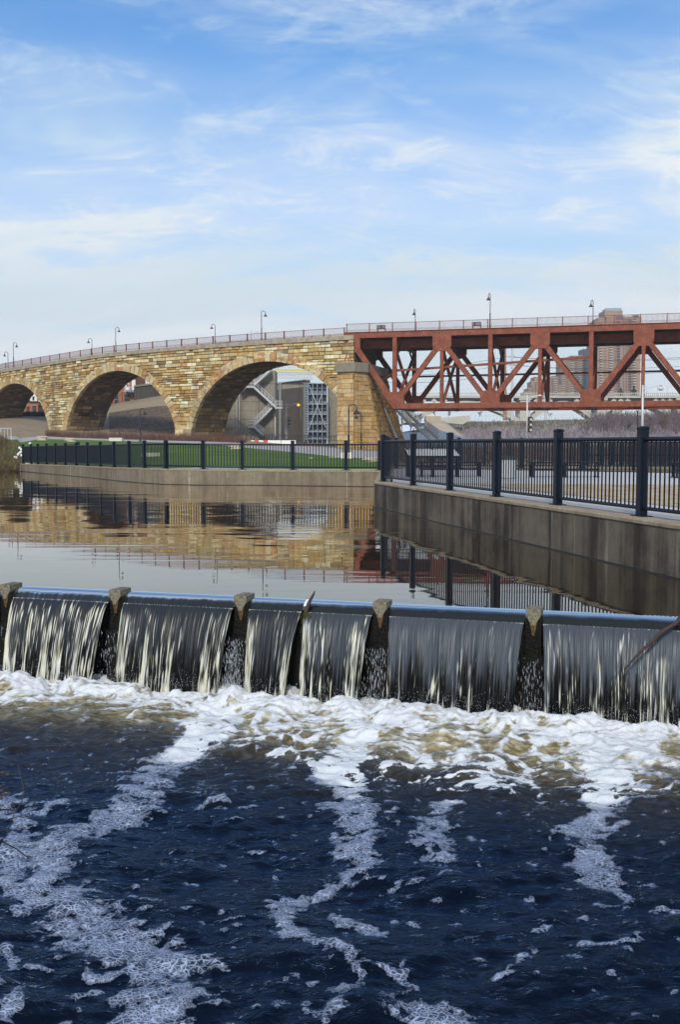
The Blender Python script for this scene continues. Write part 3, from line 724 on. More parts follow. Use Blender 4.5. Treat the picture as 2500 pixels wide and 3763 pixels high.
deck.hexa([A_+S*-.6, B_+S*-.6, eR2+nR*40+S*-.6, Vector((X_at(1404, 39)+.4, 39.4, -.6))], [A_+S*pz, B_+S*pz, eR2+nR*40+S*pz, Vector((X_at(1404, 39)+.4, 39.4, pz))])
tag(deck.build('pavement', M['deck'], origin=A_), 'pale concrete paving of the riverside plaza', None, None, 'structure')
# tan flagstone strip, between the walkway along the fence and the pale plaza behind
fl_ = MB()
pA = cR+nR*2.0+dR*(-3.0); 
pts = []
farY = [(1470, 24.9), (1800, 23.8), (2100, 23.6), (2500, 23.2), (3000, 22.8)]
fl_top = [Vector((X_at(x, Y, 0), Y, 0.004)) for x, Y in farY]
nearp = [cR+nR*1.85+dR*s_ for s_ in (2.0, 6, 10, 16, 24)]
for i in range(4):
    a, b, c, d = nearp[i], nearp[i+1], fl_top[i+1], fl_top[i]
    fl_.poly([(a.x, a.y, .004), (b.x, b.y, .004), (c.x, c.y, .004), (d.x, d.y, .004)])
tag(fl_.build('pavement', M['flag'], origin=nearp[0]), 'tan flagstone strip across the riverside plaza', None, None, 'structure')

# left embankment wall
lw_px = [(75, 1732, 1704), (250, 1748, 1709.5), (350, 1758, 1714), (430, 1767, 1717.5), (510, 1774, 1719.5), (600, 1780, 1722.5), (640, 1781, 1723), (749, 1783, 1725), (957, 1783.6, 1727), (1250, 1787, 1728.6), (1430, 1789, 1729.5)]
LW = []
for x, yw, yt in lw_px:
    p = on(x, yw, ZW); t_ = at(x, yt, p.y); LW.append((p.x, p.y, t_.z))
lwt = thing('embankment_wall', (LW[-2][0], LW[-2][1], ZW), 'tan streaked concrete river wall along the edge of the lawn', 'wall')
q = MB(); cp = MB(); wk = MB(); sm_ = MB()
def nrm2(i):
    a = Vector(LW[max(i-1, 0)]); b = Vector(LW[min(i+1, len(LW)-1)]); d = (b-a); n = Vector((-d.y, d.x, 0)).normalized()
    return n if n.y > 0 else -n
NI = [nrm2(i) for i in range(len(LW))]
for i in range(len(LW)-1):
    a, b = Vector(LW[i]), Vector(LW[i+1]); na, nb = NI[i], NI[i+1]
    a0 = Vector((a.x, a.y, -2)); b0 = Vector((b.x, b.y, -2))
    a1 = Vector((a.x, a.y, a.z-.06)); b1 = Vector((b.x, b.y, b.z-.06))
    q.hexa([a0, b0, b0+nb*.4, a0+na*.4], [a1, b1, b1+nb*.4, a1+na*.4])
    cp.hexa([a1-na*.015, b1-nb*.015, b1+nb*.5, a1+na*.5], [a-na*.015, b-nb*.015, b+nb*.5, a+na*.5])
    z3 = Vector((0, 0, 0.012))
    wk.poly([a+na*.50, b+nb*.50, b+nb*1.5+z3*1, a+na*1.5+z3*1])
    e = Vector((0, 0, ZW-.05)); f = Vector((0, 0, ZW+.02))
    A = Vector((a.x, a.y, 0)); B = Vector((b.x, b.y, 0))
    sm_.hexa([A-na*.05+e, B-nb*.05+e, B+nb*.1+e, A+na*.1+e], [A-na*.05+f, B-nb*.05+f, B+nb*.1+f, A+na*.1+f])
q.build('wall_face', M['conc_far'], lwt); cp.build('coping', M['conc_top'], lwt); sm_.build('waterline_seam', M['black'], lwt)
tag(wk.build('path', M['deck']), 'narrow pale walkway between the left fence and the lawn', None, None, 'structure')

# ================================================================ GROUND
rt = [-3, -0.5, -0.33, -0.29, -0.15, -0.04, 0.014, 0.07, 3]
zt = [3.2, 3.0, 2.9, 2.7, 2.1, 0.85, 0.30, 0.15, 0.15]
LWr = [p[0]/p[1] for p in LW]; LWy = [p[1]+1.45 for p in LW]; LWz = [p[2]+0.012 for p in LW]
bank_r = [-3, -0.36, LWr[0]-0.004]; bank_y = [52, 55.5, 57.5]; bank_z = [-0.75, -0.75, -0.75]
def edge(r):
    if r < LWr[0]-0.002: return np.interp(r, bank_r, bank_y), -0.75
    if r < 0.042: return np.interp(r, LWr, LWy), np.interp(r, LWr, LWz)
    return 39.3, -0.02
def ground(r, Y):
    y0, z0 = edge(r); zb = np.interp(r, rt, zt); t = (Y-y0)/(150-y0)
    if r < LWr[0]-0.002:
        t0 = min(1, max(0, (Y-y0)/9)); base = z0+1.1*t0**0.8
        return base+(zb-z0-1.1)*max(0, t)
    return z0+(zb-z0)*min(t, 1.25)
def hit(x, y):
    r0 = ray(x, y); r = r0.x/r0.y; Y = 30.0
    y0, _ = edge(r); Y = y0
    while Y < 260:
        z = EYE+r0.z/r0.y*Y
        if z <= ground(r, Y): break
        Y += 0.25
    return r, Y
pn = [hit(x, y) for x, y in [(-700, 1626), (-300, 1624), (0, 1619), (60, 1615), (150, 1613), (270, 1616), (420, 1620), (560, 1625), (700, 1629), (860, 1640), (950, 1650), (1060, 1660), (1130, 1667), (1200, 1675), (1330, 1684), (1420, 1686)]]
pf = [hit(x, y) for x, y in [(-700, 1612), (-300, 1611), (0, 1606), (60, 1603), (150, 1603), (270, 1609), (420, 1613.5), (560, 1618), (700, 1621), (860, 1627), (950, 1633), (1060, 1637), (1130, 1640), (1200, 1644), (1330, 1656), (1420, 1660)]]
rs = np.concatenate([np.linspace(-2.5, -0.42, 14)[:-1], np.linspace(-0.42, 0.041, 150)])
yn = np.interp(rs, [p[0] for p in pn], [p[1] for p in pn]); yf = np.interp(rs, [p[0] for p in pf], [p[1] for p in pf])
yf = np.maximum(yf, yn+2)
def zone(name, y0s, y1s, n, mat, label, amp=0.03, rr=rs):
    T2, R2 = np.meshgrid(np.linspace(0, 1, n), rr, indexing='ij')
    Yg = np.array(y0s)[None, :]*(1-T2)+np.array(y1s)[None, :]*T2
    Zg = np.array([[ground(R2[i, j], Yg[i, j]) for j in range(len(rr))] for i in range(n)])
    Zg = Zg+amp*fbm(R2*Yg*0.3, Yg*0.3, 3, 3)*(T2*(1-T2)*4)
    o = grid_mesh(name, R2*Yg, Yg, Zg, mat); return tag(o, label, None, None, 'structure')
y0e = [edge(r)[0] for r in rs]
zone('lawn', y0e, yn, 40, M['grass'], 'green lawn sloping down to the river wall', 0.12)
zone('path', yn, yf, 4, M['path'], 'pale curving path between the lawn and the arches', 0)
zone('ground', yf, np.full(len(rs), 178.0), 24, M['soil'], 'bare tan soil below the arches', 0.10)
rs2 = np.linspace(0.041, 2.5, 60)
zone('ground', [edge(r)[0] for r in rs2], np.full(60, 170.0), 30, M['soil'], 'brown open ground beyond the plaza fence', 0.15, rs2)
base = MB(); base.poly([(-4000, 150, -3), (4000, 150, -3), (4000, 6000, -3), (-4000, 6000, -3)])
tag(base.build('terrain', M['soil']), 'low ground reaching the horizon', None, None, 'structure')
left = MB(); left.poly([(-300, -60, -0.7), (-30, -60, -.7), (-30, 11, -.7), (-300, 30, -.7)])
# soil banks of the stilling slope behind the two left arches
def slope(xs_, ytop, Yb, Yt, zb, mat, label, name='hill', rows=30, amp=0.35, f0=0, f1=1):
    cols = []
    X = np.linspace(xs_[0], xs_[-1], 60); yt = np.interp(X, xs_, ytop)
    T2, C2 = np.meshgrid(np.linspace(f0, f1, rows), np.arange(60), indexing='ij')
    Yg = Yb+(Yt-Yb)*T2; zt_ = np.array([at(X[i], yt[i], Yt).z for i in range(60)])
    r = np.array([ray(x, 1600).x/ray(x, 1600).y for x in X])
    Zg = zb+(zt_[C2.astype(int)]-zb)*T2
    Xg = r[C2.astype(int)]*Yg
    Zg = Zg+amp*fbm(Xg*0.7, Yg*0.7, 4, 9)*np.minimum(1, (1-T2)*8)
    return tag(grid_mesh(name, Xg, Yg, Zg, mat), label, None, None, 'structure')
sx = [-60, 75, 170, 300, 400, 430, 500, 580, 700]; sy = [1530, 1528, 1528, 1510, 1492, 1482, 1470, 1456, 1450]
slope(sx[4:], [1518, 1512, 1502, 1492, 1488], 168, 198, 2.0, M['riprap'], 'brown riprap slope seen through the second arch')
slope(sx[:5], [1531, 1530, 1531, 1520, 1518], 172, 198, 2.6, M['smooth_bank'], 'tan grassy slope seen through the left arch', amp=0.2)
slope(sx[3:], sy[3:], 198, 206, 7.0, M['smooth_bank'], 'smooth tan band along the top of the slope', rows=6, amp=0.02)

# ================================================================ STONE ARCH BRIDGE
ZT = 14.68+EYE; BW = 7.2
def PHI(s): return 26.5+0.33*s if s < 46 else 41.7+0.10*(s-46)
def DROP(s, z): return max(0, s-48)*0.026*min(1, max(0, (z-1)/13))
E0 = Vector((X_at(1273, 137, ZT), 137.0, 0))
ds_ = 0.1; NS = int(150/ds_)
cur = [E0]; ang = [26.5]
for i in range(NS):
    a = math.radians(PHI(i*ds_)); ang.append(math.degrees(a))
    cur.append(cur[-1]+Vector((-math.cos(a), math.sin(a), 0))*ds_)
def F(s, z, off=0.0):
    if s < 0: a = math.radians(26.5); p = E0+Vector((math.cos(a), -math.sin(a), 0))*(-s)
    else:
        k = min(int(s/ds_), NS-1); f = s/ds_-k; p = cur[k]*(1-f)+cur[k+1]*f; a = math.radians(PHI(s))
    return (p.x+math.sin(a)*off, p.y+math.cos(a)*off, z-DROP(s, z))
def pxx(p):
    v = Vector(p)-Vector((0, 0, EYE)); d = v.dot(FW); return 1250+FPX*v.x/d, 1881.5-FPX*v.dot(UP)/d
def s_of(x, z=3.0):
    lo, hi = -5.0, 148.0
    for _ in range(40):
        m = (lo+hi)/2
        if pxx(F(m, z))[0] > x: lo = m
        else: hi = m
    return (lo+hi)/2
e3 = (2*s_of(975, 12.66)-s_of(704), s_of(704)); e2 = (2*s_of(424, 12.66)-s_of(243), s_of(243)); r1 = s_of(186)
wd_ = e2[1]-e2[0]
w1 = 2*(s_of(49, 12.66)-r1)
print('crowns', pxx(F(sum(e3)/2, 12.66)), pxx(F(sum(e2)/2, 12.66)), w1, wd_)
arches = [e3, e2, (r1, r1+w1), (r1+w1+4.5, r1+w1+wd_+4.5)]
print('arch s', arches)
ZC = 0.797*14.68+EYE; ZB = 0.9
def hw(i, z, grow=0.0):     # half width of arch i (grown by the ring) at height z
    a = (arches[i][1]-arches[i][0])/2+grow; b = ZC-ZB+grow
    if z <= ZB: return a
    t = (z-ZB)/b
    return a*math.sqrt(max(0, 1-t*t)) if t < 1 else 0.0
sb = thing('stone_bridge', F(e3[1]+2, 0), 'long curved bridge of rough golden limestone with round arches', 'bridge')
rnd = random.Random(11)
PAL = [((0.56, 0.47, 0.27), 4), ((0.47, 0.36, 0.17), 5), ((0.38, 0.26, 0.10), 4), ((0.30, 0.17, 0.045), 2.2), ((0.40, 0.23, 0.12), 1.2), ((0.22, 0.16, 0.09), 1.5), ((0.62, 0.56, 0.40), 2.2), ((0.34, 0.28, 0.18), 1.6)]
def stone_col(dk=1.0, low=0):
    w = [b for a, b in PAL]; c = rnd.choices([a for a, b in PAL], w)[0]; k = rnd.uniform(0.90, 1.35)*dk
    return tuple(min(0.75, x*k) for x in c)
wallm = MB(); back = MB()
zrows = [ZB-1.5]
while zrows[-1] < ZT-0.62:
    hh = rnd.choice([0.34, 0.42, 0.48, 0.56]) if zrows[-1] > 5 else rnd.choice([0.5, 0.6, 0.7])
    zrows.append(min(zrows[-1]+hh, ZT-0.60))
SR, SL = -1.2, 140.0
for z0, z1 in zip(zrows[:-1], zrows[1:]):
    s = SR+rnd.uniform(-1, 0)
    while s < SL:
        L = rnd.uniform(0.7, 2.0) if z0 > 5 else rnd.uniform(0.8, 1.8)
        a, b = max(s, SR), s+L; s += L
        pcs = [((a, a), (b, b))]        # ((left bottom, left top), (right bottom, right top))
        for i, (p, q_) in enumerate(arches):
            c = (p+q_)/2; h0 = hw(i, z0, 0.30); h1 = hw(i, z1, 0.30); new = []
            if h0 <= 0: continue
            for (l, r_) in pcs:
                if r_[0] <= c-h0 and r_[1] <= c-h1 or l[0] >= c+h0 and l[1] >= c+h1: new.append((l, r_)); continue
                L1 = (min(r_[0], c-h0), min(r_[1], c-h1)); 
                if L1[0] > l[0] or L1[1] > l[1]: new.append((l, (max(L1[0], l[0]), max(L1[1], l[1]))))
                R1 = (max(l[0], c+h0), max(l[1], c+h1))
                if R1[0] < r_[0] or R1[1] < r_[1]: new.append(((min(R1[0], r_[0]), min(R1[1], r_[1])), r_))
            pcs = new
        for l, r_ in pcs:
            if max(r_[0]-l[0], r_[1]-l[1]) < 0.05: continue
            g = 0.045; o = -rnd.uniform(0.05, 0.28); o2 = o+rnd.uniform(-.04, .04)
            P = [F(l[0]+g, z0+g, o), F(r_[0]-g, z0+g, o2), F(r_[1]-g, z1-g, o2-0.02), F(l[1]+g, z1-g, o+0.02)]
            Q = [F(l[0]+g, z0+g, 0.05), F(r_[0]-g, z0+g, 0.05), F(r_[1]-g, z1-g, 0.05), F(l[1]+g, z1-g, 0.05)]
            wallm.hexa([P[0], P[1], Q[1], Q[0]], [P[3], P[2], Q[2], Q[3]], stone_col())
wallm.build('wall', M['stone'], sb)
# mortar backing and rear face
for off, nm in ((0.0, 'mortar_bed'), (BW, 'rear_wall')):
    mb = MB(); s = SR; st_ = 0.5
    while s < SL:
        zz = ZB-1.5; b = s+st_; m_c = (s+b)/2; lo0, lo1 = zz, zz
        for i, (p, q_) in enumerate(arches):
            c = (p+q_)/2; a_ = (q_-p)/2+0.02
            for kk, sv in ((0, s), (1, b)):
                if abs(sv-c) < a_:
                    zc_ = ZB+(ZC-ZB)*math.sqrt(max(0, 1-((sv-c)/a_)**2))
                    if kk == 0: lo0 = zc_
                    else: lo1 = zc_
        mb.poly([F(s, lo0, off), F(b, lo1, off), F(b, ZT-.6, off), F(s, ZT-.6, off)])
        s += st_
    mb.build(nm, M['mortar'], sb)
mb = MB(); mb.poly([F(SR, -1, 0), F(SR, -1, BW), F(SR, ZT-.6, BW), F(SR, ZT-.6, 0)]); mb.build('end_wall', M['mortar'], sb)
for i, (p, q_) in enumerate(arches):
    if i == 3: 
        continue
    ring = MB(); c = (p+q_)/2; a_ = (q_-p)/2; b_ = ZC-ZB
    N = 46; th0 = 0.0
    t_ = [j/N*math.pi for j in range(N+1)]
    for j in range(N):
        t0, t1 = t_[j]+0.004, t_[j+1]-0.004; th = (1.05 if j % 2 else 1.30)+rnd.uniform(-.1, .12)
        if abs((t0+t1)/2-math.pi/2) < 0.75: th = 1.30+rnd.uniform(-.04, .04)
        def E(t, g, off): return F(c-(a_+g)*math.cos(t), ZB+(b_+g)*math.sin(t), off)
        o = -rnd.uniform(0.20, 0.27)
        col = rnd.choice([(0.50, 0.38, 0.20), (0.44, 0.30, 0.13), (0.52, 0.42, 0.26), (0.42, 0.25, 0.12), (0.56, 0.47, 0.30)])
        ring.hexa([E(t0, 0, o), E(t1, 0, o), E(t1, 0, 0.5), E(t0, 0, 0.5)], [E(t0, th, o), E(t1, th, o), E(t1, th, 0.5), E(t0, th, 0.5)], col)
    for sg in (0, 1):       # ring continues down as jamb stones
        z = ZB
        while z > ZB-1.5:
            o = -0.22; s0 = (p if sg else q_); s1 = s0-(-1 if not sg else 1)*1.1
            ring.hexa([F(s0, z-.6, o), F(s1, z-.6, o), F(s1, z-.6, .5), F(s0, z-.6, .5)], [F(s0, z, o), F(s1, z, o), F(s1, z, .5), F(s0, z, .5)], (0.46, 0.36, 0.2)); z -= 0.6
    ring.build('arch_ring', M['stone'], sb)
    va = MB(); NV = 58
    for j in range(NV):
        t0, t1 = j/NV*math.pi, (j+1)/NV*math.pi; o = 0.3
        while o < BW:
            L = rnd.uniform(0.7, 1.8); o1 = min(BW, o+L); g = -rnd.uniform(0.0, 0.12)
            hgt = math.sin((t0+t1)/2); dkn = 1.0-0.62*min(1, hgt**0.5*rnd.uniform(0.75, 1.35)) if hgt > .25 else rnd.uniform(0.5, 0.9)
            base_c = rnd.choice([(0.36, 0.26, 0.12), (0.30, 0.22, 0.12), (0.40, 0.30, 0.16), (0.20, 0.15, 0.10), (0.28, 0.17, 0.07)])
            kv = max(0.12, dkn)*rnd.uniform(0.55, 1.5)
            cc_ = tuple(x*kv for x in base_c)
            def E2(t, off, g): return F(c-(a_+g)*math.cos(t), ZB+(b_+g)*math.sin(t), off)
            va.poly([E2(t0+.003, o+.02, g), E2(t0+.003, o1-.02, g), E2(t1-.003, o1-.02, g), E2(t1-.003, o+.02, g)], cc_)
            o = o1
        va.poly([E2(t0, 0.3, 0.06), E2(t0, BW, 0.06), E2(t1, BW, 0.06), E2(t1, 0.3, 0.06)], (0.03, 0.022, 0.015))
    for sg in (0, 1):
        s0 = p if sg else q_
        va.poly([F(s0, -1, .3), F(s0, -1, BW), F(s0, ZB+.05, BW), F(s0, ZB+.05, .3)], (0.2, 0.15, 0.08))
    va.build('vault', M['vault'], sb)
# pilaster like thickening of each pier foot
for (ra, la) in ((arches[0][1], arches[1][0]), (arches[1][1], arches[2][0])):
    ft = MB()
    for k, z in enumerate((ZB-1.4, ZB-.6, ZB+.1, ZB+.8, ZB+1.5, ZB+2.2)):
        gr = 0.0; o = -0.75+0.09*k
        n = 3 if k % 2 else 2
        for j in range(n):
            s0 = ra-0.25+(la-ra+.5)*j/n; s1 = ra-0.25+(la-ra+.5)*(j+1)/n
            ft.hexa([F(s0+.03, z, o), F(s1-.03, z, o), F(s1-.03, z, .1), F(s0+.03, z, .1)], [F(s0+.03, z+.66, o+.03), F(s1-.03, z+.66, o+.03), F(s1-.03, z+.66, .1), F(s0+.03, z+.66, .1)], stone_col())
    ft.build('pier_foot', M['stone'], sb)
cop1 = MB(); cop2 = MB(); s = SR
while s < SL:
    L = rnd.uniform(1.0, 1.9); b = min(SL, s+L)
    for o0, o1, cop in ((-0.34-rnd.uniform(0, .05), 0.5, cop1), (BW-.5, BW+.3, cop2)):
        cop.hexa([F(s+.01, ZT-.6, o0), F(b-.01, ZT-.6, o0), F(b-.01, ZT-.6, o1), F(s+.01, ZT-.6, o1)], [F(s+.01, ZT, o0), F(b-.01, ZT, o0), F(b-.01, ZT, o1), F(s+.01, ZT, o1)])
    s = b
cop1.build('coping', M['coping'], sb); cop2.build('coping', M['coping'], sb)
dk = MB(); s = SR
while s < SL:
    dk.hexa([F(s, ZT-.5, .5), F(s+2, ZT-.5, .5), F(s+2, ZT-.5, BW-.5), F(s, ZT-.5, BW-.5)], [F(s, ZT-.05, .5), F(s+2, ZT-.05, .5), F(s+2, ZT-.05, BW-.5), F(s, ZT-.05, BW-.5)]); s += 2
dk.build('deck', M['path'], sb)

# ---- railings
def railing(pts, label, mats, h=1.07, postw=0.10, barw=0.022, barg=0.11, postz=0.10, cat='railing', name='bridge_railing', railw=0.06, low=0.12, extra=None, group=None):
    P = [Vector(p) for p in pts]
    t = thing(name, P[len(P)//2], label, cat, group)
    pm = None
    for i, p in enumerate(P):
        d = P[min(i+1, len(P)-1)]-P[max(i-1, 0)]; rz = math.atan2(d.y, d.x)
        if pm is None:
            q = MB(); w = postw; c = Vector(p)
            q.box((c.x, c.y, c.z), w, w, h+postz); 
            pm = q.build('post', mats[0], t, bevel=0); me = pm.data
            for v in me.vertices: v.co -= (c-WO[t.name])
            pm.location = c-WO[t.name]; pm.rotation_euler = (0, 0, rz)
        else: reuse(pm, 'post', t, p, rz)
    for a, b in zip(P[:-1], P[1:]):
        q = MB(); L = (b-a).length; u = (b-a)/L; z = Vector((0, 0, 1))
        q.bar(a+z*(h-railw/2), b+z*(h-railw/2), railw, railw)
        q.bar(a+z*low, b+z*low, railw*.7, railw*.7)
        if extra: q.bar(a+z*extra, b+z*extra, railw*.6, railw*.6)
        n = int(L/barg)
        for k in range(1, n):
            c = a+u*(L*k/n); q.bar(c+z*low, c+z*(h-railw), barw, barw)
        q.build('panel', mats[1], t)
    return t
sp = []
k = s_of(0, ZT)
k0 = s_of(1268, ZT); step = 3.2; s = k0
near_pts = []; 
while s < 122: near_pts.append(F(s, ZT, -0.15)); s += step
railing(near_pts, 'red brown metal railing along the near edge of the stone arch bridge', (M['red_rail'], M['red_rail']), 1.07, 0.13, 0.03, 0.14, 0.05, extra=0.25)
far_pts = [F(s_, ZT, BW+0.1) for s_ in np.arange(k0, 122, step)]
railing(far_pts, 'red brown metal railing along the far edge of the stone arch bridge', (M['red_rail'], M['red_rail']), 1.07, 0.11, 0.03, 0.14, 0.05, extra=0.25)

# ================================================================ STEEL TRUSS BRIDGE
ZS = 15.13+EYE
T0 = Vector((X_at(1290, 137, ZS), 137.0, 0)); TU = Vector((.963, -.268, 0)); TWv = Vector((3.5, 11.6, 0))
TWn = TWv.normalized(); TWL = TWv.length
def TP(t, z, off=0.0): p = T0+TU*t+TWn*off; return Vector((p.x, p.y, z))
PL = 6.43; ts = [0.15]+[6.15+PL*i for i in range(0, 10)]; NP = len(ts)
zt_c = ZS-0.42; zb_c = 4.70+EYE+0.36; rr_ = M['rust_red']
tb = thing('truss_bridge', TP(0, ZS-3.2), 'rust red steel truss bridge with a deck on top', 'bridge')
for far in (0, 1):
    o = TWL if far else 0.0
    q = MB(); q.hexa([TP(-.75, ZS-.85, o-.3), TP(ts[-1]+.6, ZS-.85, o-.3), TP(ts[-1]+.6, ZS-.85, o+.3), TP(-.75, ZS-.85, o+.3)], [TP(-.75, ZS, o-.3), TP(ts[-1]+.6, ZS, o-.3), TP(ts[-1]+.6, ZS, o+.3), TP(-.75, ZS, o+.3)])
    q.hexa([TP(-.75, ZS-.10, o-.42), TP(ts[-1]+.6, ZS-.10, o-.42), TP(ts[-1]+.6, ZS-.10, o-.3), TP(-.75, ZS-.10, o-.3)], [TP(-.75, ZS-.02, o-.42), TP(ts[-1]+.6, ZS-.02, o-.42), TP(ts[-1]+.6, ZS-.02, o-.3), TP(-.75, ZS-.02, o-.3)])
    q.build('top_chord', rr_, tb)
    q = MB(); q.hexa([TP(ts[1]-.1, zb_c-.36, o-.28), TP(ts[-2]+.1, zb_c-.36, o-.28), TP(ts[-2]+.1, zb_c-.36, o+.28), TP(ts[1]-.1, zb_c-.36, o+.28)], [TP(ts[1]-.5, zb_c+.34, o-.28), TP(ts[-2]+.5, zb_c+.34, o-.28), TP(ts[-2]+.5, zb_c+.34, o+.28), TP(ts[1]-.5, zb_c+.34, o+.28)])
    q.build('bottom_chord', rr_, tb)
    for i, t in enumerate(ts):
        low = (i % 2 == 1)
        if 0 < i < NP-1:
            q = MB(); w = 0.56 if low else 0.46
            z0, z1 = (zb_c+1.5, ZS-.85) if low else (zb_c+.34, ZS-2.1)
            q.bar(TP(t, z0, o), TP(t, z1, o), w, 0.5, up=TWn)
            if low: q.bar(TP(t, ZS-2.2, o-.02), TP(t, ZS-2.14, o-.02), w+.03, .53, up=TWn)
            q.build('vertical', rr_, tb)
        g = MB()
        if i == 0:
            pl = [TP(-.75, ZS-.84), TP(1.35, ZS-.84), TP(1.35, ZS-2.35), TP(.75, ZS-2.75), TP(-.1, ZS-3.05), TP(-.6, ZS-3.05), TP(-.75, ZS-2.6)]
        elif low:
            pl = [TP(t-1.15 if i > 1 else t-1.7, zb_c+1.9), TP(t+1.1, zb_c+1.9), TP(t+1.3, zb_c+1.55), TP(t+1.3, zb_c-.36), TP(t-1.25 if i > 1 else t-.1, zb_c-.36), TP(t-1.25 if i > 1 else t-1.0, zb_c+1.0)]
            if i == 1: pl = [TP(t-1.35, zb_c+1.9), TP(t+1.1, zb_c+1.9), TP(t+1.3, zb_c+1.55), TP(t+1.3, zb_c-.36), TP(t-.1, zb_c-.36), TP(t-1.55, zb_c+1.55)]
        else:
            pl = [TP(t-1.25, ZS-.84), TP(t+1.25, ZS-.84), TP(t+1.25, ZS-2.25), TP(t+.75, ZS-2.85), TP(t-.75, ZS-2.85), TP(t-1.25, ZS-2.25)]
        pl = [p+TWn*(o-.31) for p in pl]
        g.prism(pl, TWn*.62); g.build('gusset_plate', rr_, tb)
    for i in range(NP-1):
        a, b = ts[i], ts[i+1]
        if i % 2 == 0: za, zb_ = ZS-2.0, zb_c+.6
        else: za, zb_ = zb_c+.6, ZS-2.0
        aa, bb = (a+.55, b-.15) if i == 0 else (a+(.35), b-(.35))
        q = MB(); q.bar(TP(aa, za, o), TP(bb, zb_, o), .74 if i == 0 else .66, .48, up=TWn); q.build('diagonal', rr_, tb)
shade_steel = M['dark_and_shaded_steel']  # underside members are red steel too; their shade is put into the colour
for i, t in enumerate(ts):
    q = MB(); q.hexa([TP(t-.2, ZS-2.0, .3), TP(t+.2, ZS-2.0, .3), TP(t+.2, ZS-2.0, TWL-.3), TP(t-.2, ZS-2.0, TWL-.3)], [TP(t-.2, ZS-.7, .3), TP(t+.2, ZS-.7, .3), TP(t+.2, ZS-.7, TWL-.3), TP(t-.2, ZS-.7, TWL-.3)])
    q.build('floor_beam', shade_steel if i % 2 == 0 else rr_, tb)
    if 0 < i < NP-1:
        q = MB(); q.bar(TP(t, ZS-2.3, .3), TP(t, zb_c+.3, TWL-.3), .36, .36); q.build('sway_brace', rr_, tb)
        q = MB(); q.bar(TP(t+.05, zb_c+.3, .3), TP(t+.05, ZS-2.3, TWL-.3), .36, .30); q.build('sway_brace', rr_, tb)
        q = MB(); q.bar(TP(t, zb_c-.22, .28), TP(t, zb_c-.22, TWL-.28), .4, .4); q.build('bottom_strut', shade_steel, tb)
        for o in (0, TWL):
            sg = 1 if o == 0 else -1
            q = MB(); q.bar(TP(t, ZS-3.6, o+sg*.25), TP(t, ZS-2.0, o+sg*3.2), .18, .3); q.build('knee_brace', shade_steel, tb)
for i in range(1, NP-2):
    q = MB(); q.bar(TP(ts[i]+.2, zb_c-.2, .3), TP(ts[i+1]-.2, zb_c-.2, TWL-.3), .3, .2); q.build('lateral_brace', rr_, tb)
    q = MB(); q.bar(TP(ts[i]+.2, zb_c-.15, TWL-.3), TP(ts[i+1]-.2, zb_c-.15, .3), .3, .2); q.build('lateral_brace', rr_, tb)
for k, off in enumerate((2.4, 4.6, 6.6, 8.6, 10.4)):
    q = MB(); z0, z1 = (ZS-2.05, ZS-.95) if k == 0 else (ZS-1.75, ZS-.85)
    q.hexa([TP(.3, z0, off-.12), TP(ts[-1], z0, off-.12), TP(ts[-1], z0, off+.12), TP(.3, z0, off+.12)], [TP(.3, z1, off-.12), TP(ts[-1], z1, off-.12), TP(ts[-1], z1, off+.12), TP(.3, z1, off+.12)])
    if k == 0: q.hexa([TP(.3, z0-.05, off-.3), TP(ts[-1], z0-.05, off-.3), TP(ts[-1], z0-.05, off+.3), TP(.3, z0-.05, off+.3)], [TP(.3, z0, off-.3), TP(ts[-1], z0, off-.3), TP(ts[-1], z0, off+.3), TP(.3, z0, off+.3)])
    q.build('stringer', rr_ if k == 0 else shade_steel, tb)
q = MB(); q.hexa([TP(-.7, ZS-.62, .3), TP(ts[-1], ZS-.62, .3), TP(ts[-1], ZS-.62, TWL-.3), TP(-.7, ZS-.62, TWL-.3)], [TP(-.7, ZS-.12, .3), TP(ts[-1], ZS-.12, .3), TP(ts[-1], ZS-.12, TWL-.3), TP(-.7, ZS-.12, TWL-.3)])
q.build('deck', shade_steel, tb)
q = MB(); q.bar(TP(ts[1], 9.75+EYE, TWL-.5), TP(ts[-2], 9.95+EYE, TWL-.5), .26, .26); q.build('longitudinal_strut', rr_, tb)
q = MB(); q.bar(TP(ts[1], 9.9+EYE, 1.0), TP(ts[5]+.2, 11.15+EYE, 1.0), .34, .30); q.build('longitudinal_strut', rr_, tb)
q = MB(); q.bar(TP(ts[1], 9.7+EYE, .8), TP(1.2, 8.6+EYE, 9), .3, .3); q.build('longitudinal_strut', rr_, tb)
for far in (0, 1):
    o = TWL if far else 0
    q = MB(); q.prism([TP(-.55, ZS-3.0, o-.3), TP(-.1, ZS-3.0, o-.3), TP(.55, ZS-4.18, o-.3), TP(-1.0, ZS-4.18, o-.3)], TWn*.6)
    q.build('bearing_shoe', rr_, tb)
tpts = [TP(-.55+3.2*k, ZS, -.15) for k in range(19)]
railing(tpts, 'red brown metal railing along the near edge of the truss bridge', (M['red_rail'], M['red_rail']), 1.12, 0.12, 0.03, 0.14, 0.03, extra=0.26)
tpts = [TP(-.55+3.2*k, ZS, TWL+.1) for k in range(19)]
railing(tpts, 'red brown metal railing along the far edge of the truss bridge', (M['red_rail'], M['red_rail']), 1.12, 0.10, 0.03, 0.14, 0.03, extra=0.26)

